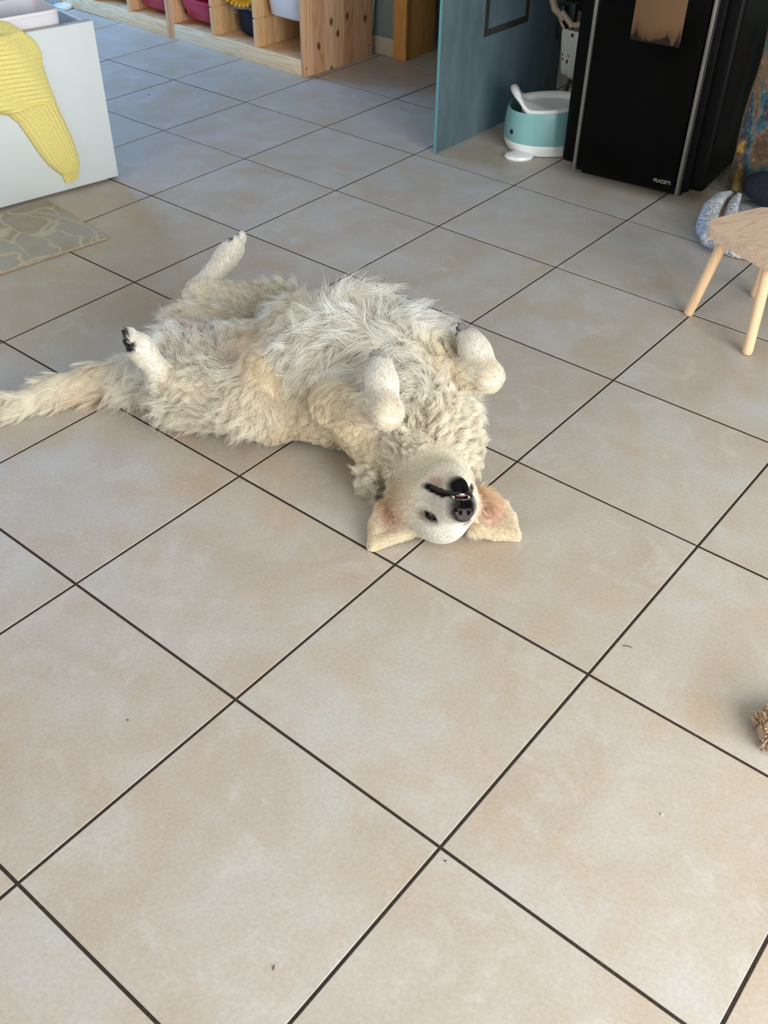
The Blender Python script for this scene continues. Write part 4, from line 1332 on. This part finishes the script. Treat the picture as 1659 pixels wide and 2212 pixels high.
comb((0.4034, 0.7739, 0.1200), (0.4718, 0.7297, 0.0700), 0.05, 0.9, 1.0)
comb((0.3523, 0.7977, 0.2200), (0.3794, 0.8123, 0.1400), 0.05, 0.8, 0.9)
comb((0.2261, 0.8995, 0.2400), (0.1620, 0.9314, 0.2500), 0.04, 0.7, 1.3)
comb((-0.4037, 0.5112, 0.0600), (-0.5586, 0.2185, 0.0400), 0.12, 1.0, 1.0)
comb((-0.2387, 0.3945, 0.2750), (-0.2718, 0.3946, 0.3100), 0.022, 1.0, 3.5, 0.3)
comb((0.3246, 0.8973, 0.2900), (0.3246, 0.9300, 0.3100), 0.018, 0.8, 3.0, 0.3)
# groin and belly skin shows pink through thin hair
paint(spot((-0.3030, 0.6339, 0.1800), (0.09, 0.05, 0.06)), PINK, True, False, 0.8, 0.13)
paint(spot((-0.1208, 0.5948, 0.1900), (0.09, 0.06, 0.06)), PINK * 0.6 + PALE * 0.4, True, False, 0.9, 0.25)
paint(spot((-0.3313, 0.6210, 0.1700), (0.02, 0.02, 0.03)), PINK * 0.75, True, True, 0.6, 0.6)
# golden tone on the near flank and shoulder
paint(spot((-0.0114, 0.6029, 0.2000), (0.09, 0.09, 0.10), soft=0.5) * 0.08, GOLD, True, True)
paint(spot((-0.4543, 0.4626, 0.0400), (0.10, 0.08, 0.06), soft=0.5) * 0.25, GOLD, True, True)
# dark muzzle tip, lips, chin
paint(spot(hd(9.0, 0, 2.9), (0.026, 0.027, 0.024), HA, 0.3), BLACK, True, True, 0.6)
paint(spot(hd(7.0, -0.2, 6.4), (0.024, 0.022, 0.018), HA, 0.25), BLACK, True, True, 0.7)
paint(spot(hd(6.5, 1.5, 3.4), (0.03, 0.012, 0.014), HA, 0.4) * 0.6, GREYB, True, True)
paint(spot(hd(7.4, 0, 4.75), (0.03, 0.026, 0.010), HA, 0.2), BLACK, True, True, 0.3, 0.0)
for s in (1, -1):
    for f_, l_, c_, r_ in ((6.4, 2.4, 4.75, 0.010), (4.6, 3.0, 4.95, 0.010), (2.8, 3.5, 5.2, 0.010), (1.4, 3.9, 5.5, 0.009)):
        paint(spot(hd(f_, l_ * s, c_), (0.014, 0.014, r_ * 0.8), HA, 0.2), BLACK, True, True, 0.3, 0.2)
    paint(spot(EYE[s][0], (0.0205, 0.0128, 0.02), EYE[s][1:], 0.2), BLACK, True, True, 0.4, 0.0)
    paint(spot(EYE[s][0] + EYE[s][1] * 0.002, (0.026, 0.0165, 0.02), EYE[s][1:], 0.3) * 0.5, BROWN * 0.7, True, True, 0.6)
    paint(spot(EYE[s][0] - EYE[s][1] * 0.010 + EYE[s][2] * 0.010, (0.014, 0.008, 0.014), EYE[s][1:], 0.4) * 0.6, BROWN, True, True, 0.5)
paint(spot(hd(3.2, 3.2, 6.6), (0.02, 0.014, 0.010), HA, 0.4) * 0.6, PINK * 0.8, True, True, 0.5)
# pink inside of the ears, thin hair there
for e in (eN, eF):
    c = 0.5 * (e['A'] + e['Bm']) * 0.5 + 0.5 * (0.5 * e['M'] + 0.5 * (e['T'] + e['Bm']) / 2) + np.array((0, 0, 0.012))
    paint(spot(c, (0.040, 0.040, 0.030), soft=0.45), PINK, True, False, 0.9, 0.30)
    paint(spot(c, (0.036, 0.036, 0.026), soft=0.5) * 0.7, PINK, False, True)
    ga = np.array(srgb(228, 196, 156)[:3])
    paint(spot(e['A'] * 0.75 + e['M'] * 0.25 + np.array((0, 0, 0.006)), 0.030, soft=0.5) * 0.8, ga, True, True, 2.8)
    paint(spot(e['Bm'], 0.024, soft=0.5), CREAM, False, True, 2.2)
# paws: greyish between the toes of the front feet
for wr, toe in ((wrN, toeN), (wrF, toeF)):
    paint(spot(wr + (toe - wr) * 1.02, 0.034, soft=0.5) * 0.45, GREYB, True, True)

for q, (b, d, u, out, r) in enumerate(TOES):
    paint(spot(b - out * r * 0.9 - d * 0.002, (0.0115, 0.0085, 0.008), [d, u, out], 0.2), BLACK, True, True, 0.3, 0.0)
    if q % 4 == 1:
        m_ = TOES[q][0] * 0.5 + TOES[q + 1][0] * 0.5
        paint(spot(m_ - d * 0.030 - out * r * 1.6, (0.016, 0.019, 0.012), [d, u, out], 0.2), BLACK, True, True, 0.3, 0.0)
t = NT('dog_skin')
at_ = t.n('ShaderNodeAttribute', attribute_name='tint')
t.base(at_.outputs['Color'])
t.set(0.75, 0, 0.2)
M_SKIN = t.m
t = NT('dog_fur')
at_ = t.n('ShaderNodeAttribute', attribute_name='tint')
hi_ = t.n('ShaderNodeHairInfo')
root = t.ramp(hi_.outputs['Intercept'], [(0.0, (0.66, 0.57, 0.45, 1)), (0.5, (1, 1, 1, 1))])  # darker roots paint in the shade of the gaps between strands
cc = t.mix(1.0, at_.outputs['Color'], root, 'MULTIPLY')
df = t.n('ShaderNodeBsdfDiffuse'); tl = t.n('ShaderNodeBsdfTranslucent')
t.l(cc, df.inputs[0]); t.l(cc, tl.inputs[0])
mx = t.n('ShaderNodeMixShader'); mx.inputs[0].default_value = 0.38
t.l(df.outputs[0], mx.inputs[1]); t.l(tl.outputs[0], mx.inputs[2])
gs = t.n('ShaderNodeBsdfHairPrincipled', parametrization='COLOR')
gs.inputs['Roughness'].default_value = 0.35
t.l(cc, gs.inputs['Color'])
m3 = t.n('ShaderNodeMixShader'); m3.inputs[0].default_value = 0.12
t.l(mx.outputs[0], m3.inputs[1]); t.l(gs.outputs[0], m3.inputs[2])
t.l(m3.outputs[0], t.out.inputs[0])
M_FUR = t.m

body = bpy.data.objects.new('body', np_mesh('body', V - DOG0, F, M_SKIN))
COL.objects.link(body); body.parent = dog
ca = body.data.attributes.new('tint', 'FLOAT_COLOR', 'POINT')
ca.data.foreach_set('color', np.c_[Vskin * 0.96, np.ones(len(V))].astype(np.float32).ravel())  # skin toned down slightly: painted depth shade under the fur

# ------------------------------------------------------------------ fur: combed, clumped strands rooted all over the body
K = 8
def bez_noise(n, amp):
    return rng.normal(0, amp, (n, 3))

def grow(zone_names, n_hair, per_clump, name, label=None, len_mul=1.0, radius=0.00034, pull=0.78, extra=None, jit=1.0):
    zm = np.isin(zdom, zone_names).astype(float) * Vden * Vpar[:, 4]
    tri = np.concatenate([F[:, [0, 1, 2]], F[:, [0, 2, 3]]])
    e1, e2 = V[tri[:, 1]] - V[tri[:, 0]], V[tri[:, 2]] - V[tri[:, 0]]
    ar = np.linalg.norm(np.cross(e1, e2), axis=1) * 0.5
    den = zm[tri].mean(1)
    den *= np.where((V[tri].mean(1)[:, 2] < 0.006), 0.15, 1)
    pr = ar * den
    pr /= pr.sum()
    n_c = n_hair // per_clump
    def roots(n):
        ti = rng.choice(len(tri), n, p=pr)
        u, v_ = rng.random(n), rng.random(n)
        m = u + v_ > 1
        u[m], v_[m] = 1 - u[m], 1 - v_[m]
        W = np.stack([1 - u - v_, u, v_], 1)
        T = tri[ti]
        g = lambda A: np.einsum('nk,nk...->n...', W, A[T])
        return g(V), g(VN), g(Vflow), g(Vpar), g(Vcol), g(Vlen)
    def curve(R, N, Fl, Pa, ln, jit, ph, seed_amp):
        n = len(R)
        N = N / (np.linalg.norm(N, axis=1, keepdims=True) + 1e-9)
        Ft = Fl - N * (Fl * N).sum(1, keepdims=True)
        Ft /= np.linalg.norm(Ft, axis=1, keepdims=True) + 1e-6
        lift = Pa[:, 1:2] + (extra or 0.0)
        d = Ft * (1 - lift * 0.6) + N * lift + jit
        d /= np.linalg.norm(d, axis=1, keepdims=True)
        P = np.zeros((n, K, 3)); P[:, 0] = R
        step = ln[:, None] / (K - 1)
        side_ = np.cross(d, N); side_ /= np.linalg.norm(side_, axis=1, keepdims=True) + 1e-6
        cur = d.copy()
        for s in range(1, K):
            cur = cur + np.array((0, 0, -1.0)) * (Pa[:, 3:4] * 0.16 * s / K * (ln[:, None] / 0.035)) + side_ * seed_amp[:, None] * 0.35
            cur /= np.linalg.norm(cur, axis=1, keepdims=True)
            P[:, s] = P[:, s - 1] + cur * step
        # curl: growing helix around the path
        tt_ = np.linspace(0, 1, K)
        up_ = np.cross(side_, d)
        cur_a = Pa[:, 2] * seed_mul
        ang = ph[:, None] + tt_[None] * (6.4 + 2.5 * np.sin(ph * 3))[:, None]
        am = (cur_a[:, None] * tt_[None] ** 0.8)
        P += side_[:, None, :] * (am * (np.sin(ang) - np.sin(ph)[:, None]))[..., None] + up_[:, None, :] * (am * (np.cos(ang) - np.cos(ph)[:, None]))[..., None]
        return P
    seed_mul = 1.0
    # clump guides
    R, N, Fl, Pa, Cc, Lm = roots(n_c)
    lc = Pa[:, 0] * Lm * len_mul * rng.uniform(0.7, 1.25, n_c)
    # neighbouring clumps share a slow swirl so the coat forms waves and cowlicks
    sw = np.stack([np.sin(R @ np.array(a) * 24 + b) for a, b in (((1, .6, .3), 0.2), ((-.5, 1, .4), 1.7), ((.3, -.8, 1), 3.1))], 1)
    jit_ = (sw * 0.22 + rng.normal(0, 0.14, (n_c, 3))) * jit
    G_ = curve(R, N, Fl, Pa, lc, jit_, rng.uniform(0, 6.28, n_c), rng.normal(0, 0.35, n_c))
    tint_c = rng.normal(1, 0.07, n_c).clip(0.75, 1.1)
    kd = KDTree(n_c)
    for i, r in enumerate(R):
        kd.insert(r, i)
    kd.balance()
    r, n_, f_, p_, c_, l_ = roots(n_hair)
    own = np.array([kd.find(x)[1] for x in r])
    ln = p_[:, 0] * l_ * len_mul * rng.uniform(0.55, 1.1, n_hair)
    swh = np.stack([np.sin(r @ np.array(a) * 24 + b) for a, b in (((1, .6, .3), 0.2), ((-.5, 1, .4), 1.7), ((.3, -.8, 1), 3.1))], 1)
    H_ = curve(r, n_, f_, p_, ln, (swh * 0.22 + rng.normal(0, 0.13, (n_hair, 3))) * jit, rng.uniform(0, 6.28, n_hair), rng.normal(0, 0.2, n_hair))
    tt_ = np.linspace(0, 1, K)
    q = (pull * np.clip(tt_ * 1.5, 0, 1) ** 1.2)[None, :, None] * rng.uniform(0.7, 1.0, n_hair)[:, None, None]
    sc_ = (ln / np.maximum(lc[own], 1e-4)).clip(0.5, 1.3)
    guide = G_[own]
    gpath = guide[:, :1] + (guide - guide[:, :1]) * sc_[:, None, None] + (r - R[own])[:, None, :] * (1 - 0.85 * tt_[None, :, None])
    P = H_ * (1 - q) + gpath * q
    # lie on the coat, not in the skin, and on the floor
    for it in range(2):
        flat = P[:, 1:].reshape(-1, 3)
        dd, ax_, ay_, az_ = sample((Dm, gx, gy, gz), flat)
        need = 0.0016 + 0.0022 * np.tile(np.arange(1, K) / K, n_hair)
        push = np.clip(need - dd, 0, 0.02)
        gn = np.stack([ax_, ay_, az_], 1); gn /= np.linalg.norm(gn, axis=1, keepdims=True) + 1e-6
        flat = flat + gn * push[:, None]
        P[:, 1:] = flat.reshape(n_hair, K - 1, 3)
    P[..., 2] = np.maximum(P[..., 2], 0.0012)
    hc = bpy.data.hair_curves.new(name)
    hc.add_curves([K] * n_hair)
    hc.attributes['position'].data.foreach_set('vector', (P - DOG0).astype(np.float32).ravel())
    ra = hc.attributes.get('radius') or hc.attributes.new('radius', 'FLOAT', 'POINT')
    prof = np.array([1.0, 1.0, 0.97, 0.92, 0.84, 0.72, 0.55, 0.25])
    rad = (radius * rng.uniform(0.75, 1.2, n_hair))[:, None] * prof[None]
    ra.data.foreach_set('value', rad.astype(np.float32).ravel())
    col = np.clip(c_ * (tint_c[own] * rng.normal(1.0, 0.10, n_hair))[:, None], 0, 0.98)
    ta = hc.attributes.new('tint', 'FLOAT_COLOR', 'POINT')
    ta.data.foreach_set('color', np.repeat(np.c_[col, np.ones(n_hair)], K, axis=0).astype(np.float32).ravel())
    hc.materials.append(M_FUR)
    o = bpy.data.objects.new(name, hc)
    COL.objects.link(o); o.parent = dog
    o['kind'] = 'stuff'
    if label: o['label'] = label
    return o

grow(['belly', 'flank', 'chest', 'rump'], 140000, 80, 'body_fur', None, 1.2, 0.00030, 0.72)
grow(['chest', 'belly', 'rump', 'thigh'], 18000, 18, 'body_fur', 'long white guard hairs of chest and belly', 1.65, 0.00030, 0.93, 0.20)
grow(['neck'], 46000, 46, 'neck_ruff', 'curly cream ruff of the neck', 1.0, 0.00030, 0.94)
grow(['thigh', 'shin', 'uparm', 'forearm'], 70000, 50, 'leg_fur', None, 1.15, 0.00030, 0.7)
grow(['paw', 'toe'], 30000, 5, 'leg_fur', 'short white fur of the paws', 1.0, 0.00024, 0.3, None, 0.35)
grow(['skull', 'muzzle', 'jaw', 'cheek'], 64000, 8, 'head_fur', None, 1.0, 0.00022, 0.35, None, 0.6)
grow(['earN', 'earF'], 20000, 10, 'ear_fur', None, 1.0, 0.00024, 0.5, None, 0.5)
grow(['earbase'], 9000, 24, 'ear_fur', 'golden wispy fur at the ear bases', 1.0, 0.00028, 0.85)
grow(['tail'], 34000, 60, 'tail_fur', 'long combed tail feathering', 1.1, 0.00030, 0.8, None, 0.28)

# ------------------------------------------------------------------ face parts
def small_sdf(name, prims, subs, lo, hi, step, mat, k=0.004, label=None):
    ax = tuple(np.arange(a, b, step) for a, b in zip(lo, hi))
    P = np.stack(np.meshgrid(*ax, indexing='ij'), -1)
    d = np.full(P.shape[:3], 1.0)
    for c, r in prims:
        e = Blend.dist(('e', np.array(c), np.array(r), np.eye(3)), P)
        h = np.clip(k - np.abs(d - e), 0, None) / k
        d = np.minimum(d, e) - h * h * k * 0.25
    for c, r in subs:
        e = -Blend.dist(('e', np.array(c), np.array(r), np.eye(3)), P)
        h = np.clip(0.0015 - np.abs(d - e), 0, None) / 0.0015
        d = np.maximum(d, e) + h * h * 0.0015 * 0.25
    v, f = surface_nets(d, ax)
    W = OH + v @ HA - DOG0
    o = bpy.data.objects.new(name, np_mesh(name, W, f, mat))
    COL.objects.link(o); o.parent = dog
    if label: o['label'] = label
    return o

M_NOSE = plain('nose_leather', srgb(44, 34, 34), 0.28, 0, 0.5, 0.3, 700, 0.35)
M_LIP = plain('lip_black', srgb(18, 15, 15), 0.3, 0, 0.5)
M_MOUTH = plain('mouth_inside', srgb(92, 44, 46), 0.35)
M_TOOTH = plain('tooth_ivory', srgb(236, 224, 204), 0.25, 0, 0.5)
M_EYE = plain('eye_dark', srgb(20, 13, 10), 0.05, 0, 0.6)
M_PAD = plain('paw_pad_black', srgb(34, 31, 32), 0.5, 0, 0.4, 0.25, 300, 0.4)
M_CLAW = plain('claw_horn', srgb(70, 60, 52), 0.35)
c1 = 0.01
small_sdf('nose', [((9.3 * c1, 0, 1.9 * c1), (0.0125, 0.0205, 0.0125)), ((9.7 * c1, 0, 1.0 * c1), (0.011, 0.0165, 0.0095)), ((9.9 * c1, 0.011, 2.0 * c1), (0.008, 0.010, 0.0095)), ((9.9 * c1, -0.011, 2.0 * c1), (0.008, 0.010, 0.0095))],
          [((10.75 * c1, 0.0085, 2.1 * c1), (0.009, 0.0042, 0.0046)), ((10.75 * c1, -0.0085, 2.1 * c1), (0.009, 0.0042, 0.0046)),
           ((10.1 * c1, 0.0185, 2.45 * c1), (0.009, 0.006, 0.0018)), ((10.1 * c1, -0.0185, 2.45 * c1), (0.009, 0.006, 0.0018)),
           ((10.9 * c1, 0, 2.6 * c1), (0.005, 0.0011, 0.012))],
          (0.075, -0.03, -0.006), (0.115, 0.03, 0.042), 0.0009, M_NOSE, label='black wet dog nose')
# philtrum below the nose (towards the mouth)
G().tube([Vector(hd(9.95, 0, 2.9) - DOG0), Vector(hd(9.75, 0, 3.5) - DOG0), Vector(hd(9.2, 0, 4.3) - DOG0)], 0.0011, 6).build('philtrum', M_LIP, dog)
# lips
for s in (1, -1):
    pts = [(8.6, 0.6 * s, 5.55), (8.0, 1.7 * s, 5.35), (6.6, 2.35 * s, 5.15), (4.8, 2.95 * s, 5.15), (3.0, 3.5 * s, 5.35), (1.5, 3.9 * s, 5.65), (0.9, 4.1 * s, 5.9)]
    G().tube([Vector(hd(*p) - DOG0) for p in pts], [0.0035, 0.0042, 0.0048, 0.0055, 0.0062, 0.006, 0.003], 10).build('lip', M_LIP, dog)
G().ball(Vector(hd(6.2, 0, 4.75) - DOG0), (0.018, 0.017, 0.006), 20, 12, Matrix(HA.T.tolist())).build('tongue', M_MOUTH, dog, label='dark pink mouth interior')
def tooth(f, l, c, ln, r, down=True):
    a = hd(f, l, c) - DOG0
    b = a + (Ch if not down else -Ch) * ln + Fh * 0.001
    G().tube([Vector(a), Vector(a * 0.5 + b * 0.5), Vector(b)], [r, r * 0.9, r * 0.35], 8).build('tooth', M_TOOTH, dog)
for l in (-1.05, -0.65, -0.22, 0.22, 0.65, 1.05):
    tooth(8.55 - 0.25 * abs(l), l, 5.45, 0.0042, 0.0019)
    tooth(8.95 - 0.25 * abs(l), l, 4.05, 0.0042, 0.0021, False)
for s in (1, -1):
    tooth(7.6, 1.75 * s, 5.5, 0.010, 0.0030)
    tooth(8.2, 1.6 * s, 4.0, 0.009, 0.0030, False)
# eyes with dark rims
for s in (1, -1):
    E0, e1, e2, en = EYE[s]
    G().ball(Vector(E0 - en * 0.0055 - DOG0), (0.0146, 0.0146, 0.0146), 24, 16).build('eye', M_EYE, dog)
    ring = []
    for k in range(19):
        a_ = 2 * PI * k / 18
        ring.append(Vector(E0 + e1 * 0.0185 * math.cos(a_) + e2 * 0.0106 * math.sin(a_) + en * (0.0045 - 0.006 * math.cos(a_) ** 2) - DOG0))
    G().tube(ring, 0.0024, 8, cap=False).build('eyelid', M_LIP, dog)
# paw pads and claws
def pad(c, rad, ax, label=None):
    G().ball(Vector(c - DOG0), rad, 16, 10, Matrix(np.array(ax).T.tolist())).build('paw_pad', M_PAD, dog)
for q, (b, d, u, out, r) in enumerate(TOES):
    pad(b - out * r * 0.85 - d * 0.002, (0.0115, 0.0085, 0.0070), [d, u, out])
    tip = b + d * r * 0.75
    G().tube([Vector(tip - DOG0), Vector(tip + d * 0.006 - out * 0.001 - DOG0), Vector(tip + d * 0.011 - out * 0.004 - DOG0)], [0.0028, 0.0023, 0.0007], 8).build('claw', M_CLAW, dog)
    if q % 4 == 1:
        m = TOES[q][0] * 0.5 + TOES[q + 1][0] * 0.5
        pad(m - d * 0.030 - out * r * 1.75, (0.014, 0.017, 0.009), [d, u, out])
